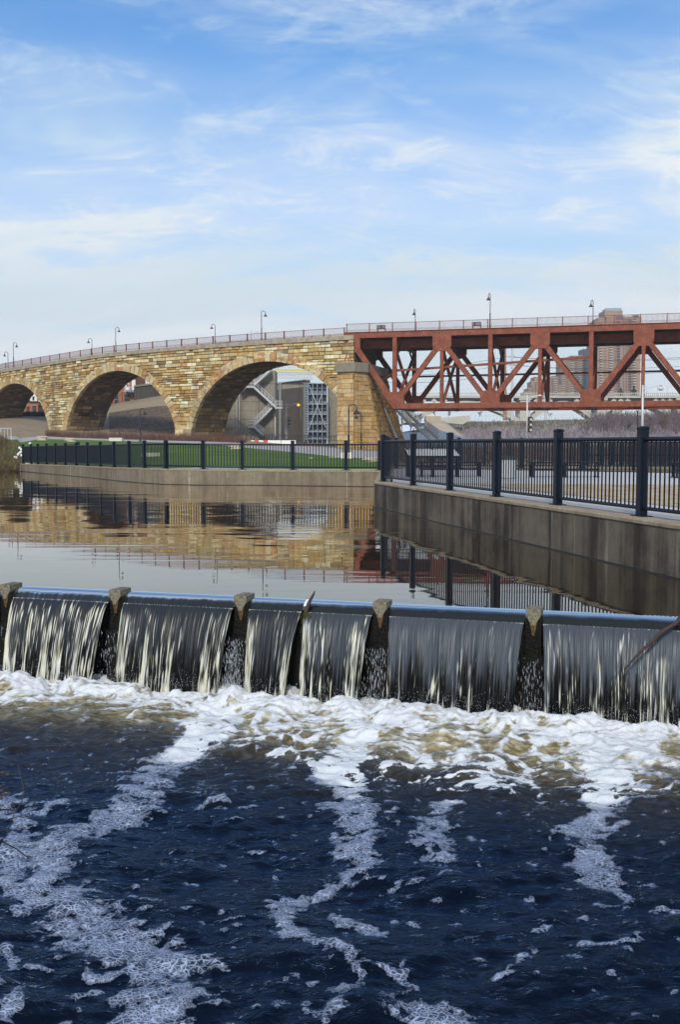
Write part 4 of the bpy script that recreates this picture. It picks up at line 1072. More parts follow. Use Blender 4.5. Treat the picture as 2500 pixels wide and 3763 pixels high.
# ---- pier under the end of the truss
zc0 = at(1290, 1368, 134).z; zc1 = at(1290, 1332, 134).z
pr = thing('bridge_pier', (2, 134, 0), 'tall golden stone pier with a grey cap under the left end of the truss bridge', 'pier')
q = MB()
fl0 = Vector((X_at(1231, 134, zc0), 134.4, 0)); fr0 = Vector((X_at(1302, 133.6, zc0), 133.2, 0)); fr1 = fr0+Vector((1.9, 1.7, 0)); bk1 = fr1+TWn*11.5; bk0 = bk1+Vector((-5, 1, 0))
pl = [fl0, fr0, fr1, bk1, bk0]
q.prism([(p.x, p.y, zc0) for p in pl], (0, 0, zc1-zc0)); q.build('cap', M['conc_cap'], pr, bevel=0.1)
zg = -0.6
bfl = Vector((X_at(1240, 134, 1), 134.9, 0)); bfr = Vector((X_at(1302, 134, 1), 133.6, 0)); bfr1 = bfr+Vector((3.9, 1.6, 0)); bbk = Vector((X_at(1500, 149, .5), 149.5, 0))
ttl = Vector((X_at(1240, 134, 9), 134.9, 0)); ttr = Vector((X_at(1301.5, 134, 9), 133.6, 0)); ttr1 = ttr+Vector((1.65, 1.6, 0)); tbk = ttr1+TWn*11.3
stn = MB()
def face_stones(mb, b0, b1, t0, t1, z0, z1, seed, sizes=(1.0, 2.0), cols=None):
    r_ = random.Random(seed); z = z0
    dn = (b1-b0).normalized(); nn = Vector((dn.y, -dn.x, 0))
    if nn.dot(Vector((b0.x, b0.y, 0))) > 0: nn = -nn
    while z < z1-.05:
        h = min(r_.choice([.5, .6, .7]), z1-z); f0 = (z-z0)/(z1-z0); f1 = (z+h-z0)/(z1-z0)
        A0 = b0.lerp(t0, f0); A1 = b1.lerp(t1, f0); B0 = b0.lerp(t0, f1); B1 = b1.lerp(t1, f1)
        L = (A1-A0).length; s = -r_.uniform(0, 1)
        while s < L:
            l = r_.uniform(*sizes); a = max(0, s)/L; b = min(L, s+l)/L; s += l
            if (b-a)*L < 0.12: continue
            g = 0.02/L; o = nn*r_.uniform(0.02, 0.14); zz = Vector((0, 0, 1))
            c = r_.choice(cols); k = r_.uniform(.85, 1.12); c = tuple(x*k for x in c)
            i_ = -nn*.2
            P = [A0.lerp(A1, a+g)+zz*(z+.02), A0.lerp(A1, b-g)+zz*(z+.02), B0.lerp(B1, b-g)+zz*(z+h-.02), B0.lerp(B1, a+g)+zz*(z+h-.02)]
            mb.hexa([P[0]+o, P[1]+o, P[1]+i_, P[0]+i_], [P[3]+o, P[2]+o, P[2]+i_, P[3]+i_], c)
        z += h
gc = [(0.46, 0.31, 0.15), (0.50, 0.35, 0.18), (0.42, 0.27, 0.12), (0.46, 0.28, 0.12), (0.50, 0.38, 0.22)]
face_stones(stn, bfl, bfr, ttl, ttr, zg, zc0, 1, (1.1, 1.9), gc)
face_stones(stn, bfr, bfr1, ttr, ttr1, zg, zc0, 2, (.9, 1.6), [(0.40, 0.26, 0.11), (0.34, 0.23, 0.11), (0.42, 0.25, 0.08), (0.44, 0.30, 0.15)])  # side face: shade put into the stone colours, darker than the front
face_stones(stn, bfr1, bbk, ttr1, tbk, zg, zc0, 3, (.9, 1.8), [(0.34, 0.22, 0.09), (0.40, 0.25, 0.08), (0.28, 0.19, 0.09), (0.36, 0.20, 0.06)])  # receding side: deeper shade put into the stone colours
stn.build('shaft', M['stone'], pr)
core = MB(); zz = Vector((0, 0, 1))
core.prism([(p.x, p.y, zg) for p in (bfl, bfr, bfr1, bbk)], (0, 0, .1))
for a, b, c, d in ((bfl, bfr, ttr, ttl), (bfr, bfr1, ttr1, ttr), (bfr1, bbk, tbk, ttr1)):
    core.poly([a+zz*zg, b+zz*zg, c+zz*zc0, d+zz*zc0])
core.build('mortar_core', M['mortar'], pr)
q = MB(); a = at(1362, 1385, 141.0); b = at(1460, 1612, 141.5)
q.tube([a+Vector((0, 1, .4)), a, a.lerp(b, .5), b, b+Vector((.2, 0, -1))], .16, 8); q.build('drain_pipe', M['galv'], pr, smooth=True)
# ================================================================ FENCES
def add_obj(me_src, name, parent, loc, rz):
    return reuse(me_src, name, parent, loc, rz)
def fence(name, label, pts, h=1.07, w=0.115, bar=0.024, gap=0.11, low=0.11, rail=0.03, detail=True, posth=0.14, first_ext=0.0, last_ext=0.0, mid=None, skip_first=False, skip_last=False):
    P = [Vector(p) for p in pts]; t = thing(name, P[0], label, 'fence'); pm = bp = None
    for i, p in enumerate(P):
        if (i == 0 and skip_first) or (i == len(P)-1 and skip_last): continue
        d = P[min(i+1, len(P)-1)]-P[max(i-1, 0)]; rz = math.atan2(d.y, d.x)
        if pm is None:
            q = MB(); H_ = h+posth; a = w/2
            q.box((0, 0, 0), w, w, H_-0.045)
            for z0, r0, z1, r1 in ((H_-.045, a*1.12, H_-.02, a*1.12), (H_-.02, a*1.12, H_, a*.62)):
                q.hexa([(-r0, -r0, z0), (r0, -r0, z0), (r0, r0, z0), (-r0, r0, z0)], [(-r1, -r1, z1), (r1, -r1, z1), (r1, r1, z1), (-r1, r1, z1)])
            if detail: q.box((0, 0, h-.075), w*1.25, w*.7, .08)
            pm = q.build('post', M['navy'], None, bevel=0.006 if detail else 0)
            pm.parent = t; pm.location = p-WO[t.name]; pm.rotation_euler = (0, 0, rz); KIDS.setdefault(t.name, []).append(pm); WO[pm.name] = p
            b = MB(); b.box((0, 0, 0.001), w*2.6, w*1.35, .014)
            for sx in (-1, 1): b.lathe((sx*w*1.05, 0, .014), [(.012, 0), (.014, .014), (.007, .02), (.007, .045)], 6)
            bp = b.build('base_plate', M['navy'], None); bp.parent = pm; WO[bp.name] = p
            pcur = pm
        else:
            pcur = reuse(pm, 'post', t, p, rz)
            if detail:
                m = pcur.modifiers.new('bevel', 'BEVEL'); m.width = .006; m.segments = 2
            c = bp.copy(); COL.objects.link(c); c.parent = pcur
    for i, (a, b) in enumerate(zip(P[:-1], P[1:])):
        q = MB(); z = Vector((0, 0, 1)); u = (b-a).normalized(); L = (b-a).length
        aa = a-u*(first_ext if i == 0 else 0); bb = b+u*(last_ext if i == len(P)-2 else 0)
        q.tube([aa+z*h-z*rail, bb+z*h-z*rail], rail, 10); q.tube([aa+z*low, bb+z*low], rail*.85, 10)
        for mz in (mid or []): q.bar(aa+z*mz, bb+z*mz, .04, .04)
        n = max(1, round(L/gap))
        for k in range(1, n):
            c = a+u*(L*k/n)
            if detail: q.tube([c+z*low, c+z*(h-rail*1.5)], bar/2, 6, False)
            else: q.bar(c+z*low, c+z*(h-rail*1.5), bar, bar)
        q.build('railing_panel', M['navy'], t, smooth=False)
    return t
fa = on(1409, 1769, 0); fb = on(2359, 1897, 0); fs = (fb-fa)/5
nf_ = [fa+fs*k for k in range(0, 9)]
fence('fence', 'dark blue metal fence standing on the brown stained wall, nearest of the fences', nf_, 1.05, first_ext=0.10)
q0 = fa+Vector((0, 0, 0)); q1 = Vector((X_at(1430, 38.2, 0), 38.2, 0)); nn_ = 6
side = [q0.lerp(q1, k/nn_) for k in range(nn_+1)]
fence('fence', 'dark blue fence running back from the corner of the near wall', side, 1.05, detail=False, skip_first=True, skip_last=True)
F2 = [Vector((X_at(1457+ (2147-1457)/3*k, 38.6, 0), 38.6, 0)) for k in range(0, 6)]
F2 = [Vector((X_at(1430, 38.4, 0), 38.4, 0))]+F2
fence('fence', 'dark blue fence along the far side of the plaza, seen through the near one', F2, 1.05, detail=False, w=.12, bar=.03)
F3 = [Vector((X_at(2136, 36.4, 0), 36.4, .0)), Vector((X_at(2330, 36.0, 0), 36.0, .0)), Vector((X_at(2530, 35.6, 0), 35.6, .0)), Vector((X_at(2730, 35.2, 0), 35.2, .0))]
fence('fence', 'dense dark blue fence with middle rails at the right end of the plaza', F3, 1.05, detail=False, w=.12, bar=.04, gap=.10, mid=[.55], low=.14)
# left fence along the lawn wall
posts_px = [(1395, 1726), (1272, 1725), (1076, 1724.5), (890, 1724), (747, 1724), (610, 1723), (531, 1720.5), (474, 1718), (419, 1715), (369, 1713), (321, 1711.5), (280, 1710), (240, 1708), (204, 1706.5), (171, 1705), (139, 1703.5), (114, 1702.5), (85, 1702)]
LP = []
for x, y in posts_px:
    r = ray(x, 1700).x/ray(x, 1700).y
    Yw = np.interp(r, LWr, [p[1] for p in LW])+0.28
    zz_ = float(np.interp(r, LWr, [p[2] for p in LW])); LP.append(Vector((X_at(x, Yw, zz_), Yw, zz_)))
fence('fence', 'long dark blue metal fence on the tan wall in front of the lawn', LP, 1.0, detail=False, w=.12, bar=.028, gap=.115, rail=.035, posth=.12)
endp = [LP[-1], LP[-1]+Vector((2.0, 4.5, .12))]
fence('fence', 'short dark blue fence end turning inland by the left bank', endp, 1.0, detail=False, skip_first=True, w=.12)

# ================================================================ LAMPS
def lamp_proto(name, mat, label, cat='street lamp', group=None, top=4.4, twin=False):
    t = thing(name, (0, 0, 0), label, cat, group); R_ = 0.30
    q = MB(); q.lathe((0, 0, 0), [(.17, 0), (.17, .06), (.12, .12), (.10, .5), (.11, .52), (.085, .56), (.078, top*.42), (.09, top*.425), (.055, top*.44), (.05, top-R_)], 8)
    q.build('pole', mat, t, smooth=True)
    q = MB(); pts = [(R_-R_*math.cos(a), 0, top-R_+R_*math.sin(a)) for a in [math.pi*k/10 for k in range(11)]]
    q.tube(pts+[(2*R_, 0, top-R_-.12)], .045, 6); q.build('hook', mat, t, smooth=True)
    q = MB(); q.lathe((2*R_, 0, top-R_-.50), [(.29, 0), (.26, .06), (.15, .18), (.10, .32), (.06, .38), (.06, .44)], 12); q.build('bell_shade', mat, t, smooth=True)
    return t
def put_lamp(src, loc, top, ref, rz, label, group, first=[True]):
    c = copy_tree(src); c.location = loc; c.rotation_euler = (0, 0, rz); s_ = top/ref
    c.scale = (max(.8, s_), max(.8, s_), s_) if s_ < 1 else (s_, s_, s_); c['label'] = label; c['group'] = group; return c
lpp = lamp_proto('street_lamp', M['black'], 'x')
for x, yb, yt, rz, lb in ((1282, 1685, 1486, 0, 'tall black hooked lamp post in front of the stone pier, nearest of the path lamps'), (1328, 1651, 1513, math.pi, 'smaller black hooked lamp post behind the tallest one at the stone pier'), (515, 1623, 1502, 0, 'black hooked lamp post beside the path in front of the middle arch'), (363, 1600, 1507, math.pi, 'black lamp post among the red shrubs by the left pier of the middle arch')):
    r, Y = hit(x, yb); z = ground(r, Y); h = at(x, yt, Y).z-z
    put_lamp(lpp, (X_at(x, Y, z), Y, z), h, 4.4, rz, lb, 'black lamps beside the path')
lbp = lamp_proto('bridge_lamp', M['lamp_brown'], 'x')
for x, yt, far, rz, lb in ((46, 1259, 0, 0, 'brown hooked lamp on the stone bridge, leftmost on its near side'), (422, 1203, 0, 0, 'brown hooked lamp on the stone bridge over the middle arch'), (959, 1143, 0, 0, 'tall brown hooked lamp over the top of the largest stone arch'),
                       (29, 1293, 1, math.pi, 'short brown hooked lamp at the far left of the stone bridge'), (338, 1244, 1, math.pi, 'short brown lamp on the far side just left of the lamp over the middle arch'), (791, 1191, 1, math.pi, 'short brown lamp on the far side of the bridge between middle and largest arch')):
    s_ = s_of(x, ZT+1); p = Vector(F(s_, ZT, BW-.1 if far else .15))
    if far:
        # the lamp on the far side that stands at this column
        for _ in range(30):
            e = pxx(p)[0]-x
            s_ += e*0.02; p = Vector(F(s_, ZT, BW-.1))
    h = at(x, yt, p.y).z-p.z
    put_lamp(lbp, p, h, 4.4, rz, lb, 'brown lamps on the bridges')
for x, yt, far, lb in ((1526.5, 1135, 1, 'brown lamp on the truss bridge nearest its left end'), (1802, 1077, 0, 'tallest brown lamp, on the near side of the truss bridge'), (2180, 1102, 1, 'brown lamp on the truss bridge just left of the apartment tower top')):
    t_ = 10.0
    for _ in range(60):
        p = TP(t_, ZS, TWL-.4 if far else .4); t_ -= (pxx(p)[0]-x)*0.02
    h = at(x, yt, p.y).z-ZS
    put_lamp(lbp, p, h, 4.4, math.pi/2+.25, lb, 'brown lamps on the bridges')
for o in (lpp, lbp):
    for c in KIDS[o.name]: bpy.data.objects.remove(c)
    bpy.data.objects.remove(o)

# arm mast on the stone bridge, slatted benches on the truss deck
p = Vector(F(s_of(918, ZT), ZT, 0.3)); a = at(955, 1217, p.y); b = at(918, 1217, p.y); c = at(920, 1232, p.y)
t = thing('signal_mast', p, 'thin grey mast with a long braced arm beside the tallest stone bridge lamp', 'mast')
q = MB(); q.tube([p, (p.x, p.y, b.z+.2)], .05, 6); q.build('pole', M['galv'], t)
q = MB(); q.tube([c, a], .03, 5); q.tube([b-Vector((0, 0, .15)), a-Vector((.2, 0, .05))], .025, 5); q.build('arm', M['galv'], t)
def deck_bench(t_, label):
    p = TP(t_, ZS, .45); t = thing('bench', p, label, 'bench', 'slatted benches on the truss deck', math.atan2(TU.y, TU.x))
    WO[t.name] = Vector(p); L_ = 1.25
    def loc(mb): mb.v = [(x+p.x, y+p.y, z+p.z) for x, y, z in mb.v]; return mb
    q = MB()
    for k in range(10): q.box((-L_/2+.06+k*(L_-.12)/9, -.02, .45), .09, .05, .42)
    q.box((0, 0, .84), L_, .07, .05); loc(q).build('backrest', M['dark_and_shaded_steel'], t)
    q = MB()
    for k in range(5): q.box((0, .1+.1*k, .42), L_, .07, .04)
    loc(q).build('seat', M['red_rail'], t)
    for sx in (-1, 1):
        q = MB(); q.box((sx*(L_/2-.1), .05, 0), .06, .06, .45); q.box((sx*(L_/2-.1), .5, 0), .06, .06, .42); q.box((sx*(L_/2-.1), .05, .25), .06, .45, .05)
        loc(q).build('leg', M['red_rail'], t)
for x, lb in ((1401, 'dark slatted bench behind the railing near the left end of the truss bridge'), (1752, 'dark slatted bench behind the railing just left of the tallest lamp')):
    t_ = 10.0
    for _ in range(60): t_ -= (pxx(TP(t_, ZS, .45))[0]-x)*.02
    deck_bench(t_, lb)

# ================================================================ PLAZA FURNITURE
def plaza_bench(x0, x1, Y, label):
    a = X_at(x0, Y, .4); b = X_at(x1, Y, .4); m = (a+b)/2; t = thing('plaza_bench', (m, Y, 0), label, 'bench', 'low dark benches on the plaza'); L_ = b-a
    q = MB()
    for k in range(4): q.box((m, Y-.2+.13*k, .40), L_, .10, .035)
    q.build('seat', M['navy'], t)
    q = MB(); q.box((m, Y, .19), L_-.05, .05, .05); q.build('stretcher', M['navy'], t)
    for f in (-.46, 0, .46):
        q = MB(); q.box((m+f*L_, Y-.18, 0), .05, .05, .40); q.box((m+f*L_, Y+.18, 0), .05, .05, .40); q.box((m+f*L_, Y, .36), .05, .4, .04); q.box((m+f*L_, Y, .0), .06, .5, .03); q.build('leg', M['navy'], t)
plaza_bench(1540, 1772, 29.2, 'low dark bench behind the sloping white sign panel')
plaza_bench(1945, 2205, 28.6, 'low dark bench in the middle of the plaza, between the tall near posts')
plaza_bench(2472, 2740, 28.0, 'low dark bench cut off by the right picture edge')
Y = 28.6
t = thing('sign_table', (X_at(1590, Y), Y, 0), 'wide sloping white sign panel on a dark frame, seen through the near fence', 'sign')
q = MB(); z0 = at(1500, 1674, Y).z; z1 = at(1500, 1649, Y+.5).z
A = [(X_at(1503, Y, z0), Y, z0), (X_at(1692, Y, z0), Y, z0), (X_at(1668, Y+.55, z1), Y+.55, z1), (X_at(1488, Y+.55, z1), Y+.55, z1)]
q.hexa([(x, y, z-.03) for x, y, z in A], A); q.build('panel', M['white_paint'], t)
q = MB()
for i in range(4): q.bar(Vector(A[i])-Vector((0, 0, .035)), Vector(A[(i+1) % 4])-Vector((0, 0, .035)), .06, .06)
q.build('frame', M['navy'], t)
for x in (1503, 1594, 1686):
    q = MB(); xx = X_at(x, Y, .3); q.box((xx, Y+.05, 0), .07, .07, z0); q.box((xx, Y+.5, 0), .07, .07, z1); q.bar((xx, Y, .04), (xx, Y+.55, z1-.1), .04, .04); q.box((xx, Y+.28, 0), .08, .6, .04); q.build('leg', M['navy'], t)
q = MB(); q.bar((A[0][0], Y+.3, .30), (A[1][0], Y+.3, .30), .06, .08); q.build('stretcher', M['navy'], t)
# pale stone edging and a drum shaped bin
Y = 27.5; xx = X_at(1866, Y, .2)
t = thing('litter_bin', (xx, Y, 0), 'grey round litter bin on the plaza just right of the fourth near post', 'bin')
q = MB(); q.lathe((xx, Y, 0), [(.20, 0), (.22, .04), (.24, .5), (.25, .52)], 14); q.build('body', M['galv'], t, smooth=True)
q = MB(); q.lathe((xx, Y, .52), [(.26, 0), (.26, .04), (.14, .10), (.10, .10)], 14); q.build('lid', M['dark_and_shaded_steel'], t, smooth=True)

# ================================================================ SHRUBS, TWIGS, ROCKS, TREES
def twig_field(name, label, spots, mats, hmin, hmax, n, w, seed, lean=.5, kind='stuff', cat=None, sub=3):
    r_ = random.Random(seed); q = MB()
    for k in range(n):
        x, y, z = spots(r_); h = r_.uniform(hmin, hmax)
        d = Vector((r_.uniform(-lean, lean), r_.uniform(-lean, lean), 1)).normalized()
        p0 = Vector((x, y, z-.05)); p1 = p0+d*h*.6+Vector((0, 0, .02)); p2 = p1+(d+Vector((r_.uniform(-.5, .5), r_.uniform(-.5, .5), .1)))*h*.4
        def rib(a, b, wa, wb):
            s = Vector((r_.uniform(-1, 1), r_.uniform(-1, 1), 0)).normalized()
            q.poly([a-s*wa, a+s*wa, b+s*wb, b-s*wb])
        rib(p0, p1, w, w*.7); rib(p1, p2, w*.7, w*.25)
        for j in range(sub):
            a = p0.lerp(p1, r_.uniform(.3, 1)); b = a+(d+Vector((r_.uniform(-1, 1), r_.uniform(-1, 1), r_.uniform(-.2, .5)))).normalized()*h*r_.uniform(.2, .5)
            rib(a, b, w*.5, w*.2)
    return tag(q.build(name, mats), label, cat, None, kind)
M['dogwood'] = simple('red brown twigs', (0.15, 0.065, 0.050), 0.9, 0.4, 0.3, col2=(0.12, 0.075, 0.055))
M['purple_twig'] = simple('greyish purple twigs', (0.19, 0.145, 0.155), 0.9, 0.4, 1, col2=(0.10, 0.072, 0.08))
M['brown_twig'] = simple('brown twigs', (0.125, 0.085, 0.06), 0.9, 0.4, 2, col2=(0.08, 0.055, 0.05))
M['dry_grass'] = simple('dry yellow grass', (0.20, 0.16, 0.05), 0.9, 0.4, 3, col2=(0.12, 0.115, 0.03))
ys_px = [(168, 1604), (300, 1611), (430, 1615), (560, 1619), (700, 1622), (850, 1626), (905, 1629)]
pth = [hit(x, y) for x, y in ys_px]; pr_ = [p[0] for p in pth]; pY = [p[1] for p in pth]
def dog(r_):
    r = r_.uniform(pr_[0], pr_[-1]); Y = np.interp(r, pr_, pY)+.8+r_.uniform(0, 5)*min(1, (r-pr_[0])*14+.1)
    return (r*Y, Y, ground(r, Y))
twig_field('red_shrubbery', 'low red brown leafless shrubs in a long band before the stone piers', dog, M['dogwood'], .30, 1.15, 4200, .013, 5, .7)
def bankp(r_):
    x = r_.uniform(-260, 82); y = r_.uniform(1628, 1742); r = ray(x, 1700).x/ray(x, 1700).y
    Y = r_.uniform(58.2, 66)
    return (r*Y, Y, ground(r, Y)-.1)
M['bank_soil'] = simple('leaf littered bank soil', (0.10, 0.075, 0.045), 0.95, 0.5, 1.5, bump=.1, col2=(0.13, 0.12, 0.04))
bk = MB()
cols = 30; rr2 = np.linspace(-1.2, LWr[0]-.0005, cols); T2, R2 = np.meshgrid(np.linspace(0, 1, 24), rr2, indexing='ij')
Yb = 56.6+T2*22; Zb = np.array([[(-.8+1.5*min(1, T2[i, j]*2.2)**.7 + 1.0*T2[i, j]) for j in range(cols)] for i in range(24)])
FADE = .55+.45*sstep(LWr[0]-.001, LWr[0]-.030, R2); Zb = -.8+(Zb+.8)*FADE+.25*fbm(R2*Yb*.5, Yb*.5, 3, 5)
bo = grid_mesh('hill', R2*Yb, Yb, Zb, M['bank_soil']); tag(bo, 'low brown bank at the left end of the pond', None, None, 'structure')
def bank_s(r_):
    r = r_.uniform(-.40, LWr[0]-.002); T = r_.random()**1.5; Y = 56.6+22*T
    return (r*Y, Y, -.85+(1.5*min(1, T*2.2)**.7+1.0*T)*float(.55+.45*sstep(LWr[0]-.001, LWr[0]-.030, np.array(r))))
twig_field('bank_undergrowth', 'tangled brown and purple twigs covering the bank at the left edge', bank_s, M['brown_twig'], .25, .70, 3600, .02, 6, .8)
twig_field('dry_grass', 'yellowish dry grass tufts on the left bank', bank_s, M['dry_grass'], .3, .7, 2200, .02, 8, .6)
for k, (x, y) in enumerate(((147, 1630), (109, 1646), (115, 1652), (112, 1662), (118, 1661), (106, 1668), (116, 1674), (92, 1680), (98, 1682), (103, 1671))):
    Yf = 60.5; p = at(x-38, y, Yf); q = MB(); q.blob(tuple(p), .07, .07, .09, k, 7, 5, .3)
    s_ = MB(); g = Vector((p.x+.05, p.y, p.z-.9))
    t = thing('seed_head', g, ['white', 'pale', 'bright white', 'small white', 'round white', 'tiny white', 'low white', 'lowest white', 'second lowest white', 'lone white'][k]+' fluffy seed head on a thin stalk on the left bank', 'plant', 'white seed heads on the left bank')
    q.build('fluff', M['white_paint'], t); s_.tube([g, p], .008, 4); s_.build('stalk', M['brown_twig'], t)

def rock(x0, x1, yt, yb, label, mat, seed, flat=True, slabs=2, name='boulder', cat='rock'):
    r, Y = hit((x0+x1)/2, yb); z = ground(r, Y); a = X_at(x0, Y, z); b = X_at(x1, Y, z); ht = at((x0+x1)/2, yt, Y).z-z
    m = (a+b)/2; W_ = b-a; q = MB(); r_ = random.Random(seed)
    if flat:
        for k in range(slabs):
            n = 9; hh = ht/slabs; z0 = z+k*hh-.02; ox = r_.uniform(-.08, .08)*W_
            lo = []; hi = []
            for j in range(n):
                t_ = 2*math.pi*j/n; k1 = r_.uniform(.82, 1.05); w_ = W_/2*(1-.10*(slabs-1-k if slabs > 1 else 0))
                lo.append((m+ox+w_*k1*math.cos(t_), Y+W_*.3*k1*math.sin(t_), z0)); hi.append((m+ox+w_*k1*.96*math.cos(t_), Y+W_*.29*k1*math.sin(t_), z0+hh*.95+r_.uniform(-.06, .06)*hh))
            i = len(q.v); q.v += lo+hi; q.f.append(tuple(range(i, i+n))[::-1]); q.c.append(None); q.f.append(tuple(range(i+n, i+2*n))); q.c.append(None)
            for j in range(n): q.f.append((i+j, i+(j+1) % n, i+n+(j+1) % n, i+n+j)); q.c.append(None)
    else: q.box((m, Y, z-.1), W_, W_*.5, ht+.1)
    o = q.build(name, mat, bevel=.03, origin=(m, Y, z)); return tag(o, label, cat)
rock(131, 181, 1602, 1618, 'pale layered boulder on the lawn edge at the left, beside the red shrubs', M['rock'], 1, slabs=3)
rock(232, 279, 1609, 1623, 'low pale layered boulder on the lawn edge, second from the left', M['rock'], 2, slabs=3)
rock(402, 450, 1609, 1621, 'white square cut stone block at the lawn edge left of the lamp', M['block'], 3, False, name='stone_block', cat='stone block')
rock(286, 305, 1655, 1672, 'grey white stone block on the lawn behind the left fence', M['block'], 4, False, name='stone_block', cat='stone block')
rock(512, 588, 1662, 1678, 'long pale rounded rock on the lawn behind the left fence', M['rock'], 5, slabs=1)
rock(840, 892, 1634, 1650, 'flat pale rock at the edge of the path below the largest arch', M['rock'], 6, slabs=2)
rock(1252, 1296, 1663, 1686, 'white square stone block at the foot of the nearest black lamp', M['block'], 7, False, name='stone_block', cat='stone block')
rock(1328, 1412, 1680, 1699, 'stack of flat tan rocks on the lawn next to the corner of the near fence', M['rock'], 8, slabs=4)
rock(1134, 1152, 1680, 1684, 'small flat pale stone lying on the lawn below the steel gate', M['rock'], 9, slabs=1)
rock(1206, 1252, 1677, 1681, 'thin flat pale stone slab on the lawn edge left of the white block', M['rock'], 10, slabs=1)
rock(20, 34, 1605, 1614, 'small grey boulder at the end of the grey stair railing', M['rock'], 12, slabs=1)

# grey stair railing at the left edge
r, Y = hit(12, 1616); z = ground(r, Y)
railing([(X_at(x, Y, z), Y+k*.4, z+dz) for k, (x, dz) in enumerate(((-70, 0), (-40, 0), (-8, 0), (24, 0)))], 'light grey metal stair railing at the left picture edge', (M['galv'], M['galv']), 1.1, .06, .03, .25, .0, name='stair_railing')

def bare_tree(base, H_, spread, seed, label, mat, group, depth=5, name='bare_tree', trunk=.16, thin=1.0, multi=1):
    r_ = random.Random(seed); t = thing(name, base, label, 'tree', group); tr = MB(); cr = MB(); B = Vector(base)
    def grow(p, d, L, r, lv):
        n = 3; pts = [p]; dd = d.copy()
        for k in range(n):
            dd = (dd+Vector((r_.uniform(-.22, .22), r_.uniform(-.22, .22), r_.uniform(-.05, .15)))).normalized(); pts.append(pts[-1]+dd*L/n)
        rad = [r*(1-.35*k/n) for k in range(n+1)]
        if lv >= depth-1: tr.tube(pts, rad, 5, False)
        else:
            for a, b, wa, wb in zip(pts[:-1], pts[1:], rad[:-1], rad[1:]):
                s = Vector((r_.uniform(-1, 1), r_.uniform(-.6, .6), r_.uniform(-.4, .4))).normalized(); wa = max(wa, .012*thin); wb = max(wb, .010*thin)
                cr.poly([a-s*wa, a+s*wa, b+s*wb, b-s*wb]); 
        if lv <= 0: return
        m = r_.choice([3, 4]) if lv > 1 else r_.choice([3, 4, 5])
        for j in range(m):
            i = r_.choice([1, 2, 3, 3]); nd = (dd+Vector((r_.uniform(-1, 1)*spread, r_.uniform(-1, 1)*spread, r_.uniform(-.3, .6)))).normalized()
            grow(pts[i], nd, L*r_.uniform(.55, .8), rad[i]*.62, lv-1)
    for m in range(multi):
        d = Vector((r_.uniform(-.5, .5)*(multi > 1), r_.uniform(-.4, .4)*(multi > 1), 1)).normalized(); grow(B, d, H_*.36, trunk/(1+.4*(multi > 1)), depth)
    tr.build('trunk', mat, t); cr.build('crown', mat, t); return t
# ================================================================ LOCK BEHIND THE LARGEST ARCH
def bxp(q, x0, y0, x1, y1, Y, dep, col=None):       # box whose front face covers the photo rectangle at depth Y
    a = at(x0, y1, Y); b = at(x1, y1, Y); c = at(x0, y0, Y)
    q.hexa([(a.x, Y, a.z), (b.x, Y, a.z), (b.x, Y+dep, a.z), (a.x, Y+dep, a.z)], [(a.x, Y, c.z), (b.x, Y, c.z), (b.x, Y+dep, c.z), (a.x, Y+dep, c.z)], col)
YW = 173.0
b0 = at(1011, 1615, YW)
t = thing('lock_wall', (b0.x-10, YW, 0), 'tall pale stained concrete lock wall with the zigzag stairs on it', 'wall')
for x0, x1 in ((760, 829), (830, 878), (879, 952), (952.6, 1011.5)):
    q = MB()
    for y0, y1 in ((1361, 1410), (1410.6, 1476), (1476.6, 1510), (1510.6, 1542), (1542.6, 1574), (1574.6, 1625)):
        bxp(q, x0, y0, x1, y1, YW+(.0 if x0 > 860 else 1.0), 6)
    q.build('wall_panel', M['conc_lock'], t, bevel=.04)
for x in (878.5, 870):
    q = MB(); q.tube([at(x, 1440, YW-.1), at(x, 1600, YW-.1)], .08, 6); q.build('pipe', M['galv'], t)
q = MB(); bxp(q, 1010.6, 1532, 1013.2, 1602, YW-.15, .3); q.build('gauge_strip', M['white_paint'], t)
t = thing('lock_wall', (at(1066, 1615, 200).x, 200, 0), 'dark wet far wall of the lock chamber with a lighter band on top', 'wall')
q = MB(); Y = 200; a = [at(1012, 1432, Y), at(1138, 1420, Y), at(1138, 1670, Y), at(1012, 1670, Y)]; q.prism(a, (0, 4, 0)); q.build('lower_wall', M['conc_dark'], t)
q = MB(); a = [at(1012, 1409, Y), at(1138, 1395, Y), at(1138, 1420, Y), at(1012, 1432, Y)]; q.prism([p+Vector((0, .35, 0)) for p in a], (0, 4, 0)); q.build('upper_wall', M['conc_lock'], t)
q = MB(); a = [at(1012, 1407, Y), at(1125, 1394, Y), at(1125, 1397, Y), at(1012, 1410, Y)]; q.prism(a, (0, .5, 0)); q.build('guard_beam', M['galv'], t)
for x in (1027, 1031, 1117):
    q = MB(); q.tube([at(x, 1404, Y-.3), at(x, 1625, Y-.3)], .16 if x != 1031 else .07, 8); q.build('pipe', M['conc_cap'] if x != 1031 else M['galv'], t)
t = thing('lock_wall', (at(1225, 1600, 186).x, 186, 0), 'rounded grey concrete wall end right of the steel gate', 'wall')
q = MB(); a = at(1203, 1640, 186); b = at(1300, 1640, 186); zt_ = at(1203, 1395, 186).z
q.box(((a.x+b.x)/2+.1, 190.2, a.z-2), b.x-a.x, 7, zt_-a.z+2); q.build('wall_face', M['conc_cap'], t, bevel=.8)
q = MB(); 
for x in (1202, 1209): q.bar(at(x, 1480, 185.8), at(x, 1612, 185.8), .12, .12)
for k in range(22): q.bar(at(1202, 1482+k*6, 185.8), at(1209, 1482+k*6, 185.8), .08, .08)
q.build('ladder', M['dark_and_shaded_steel'], t)

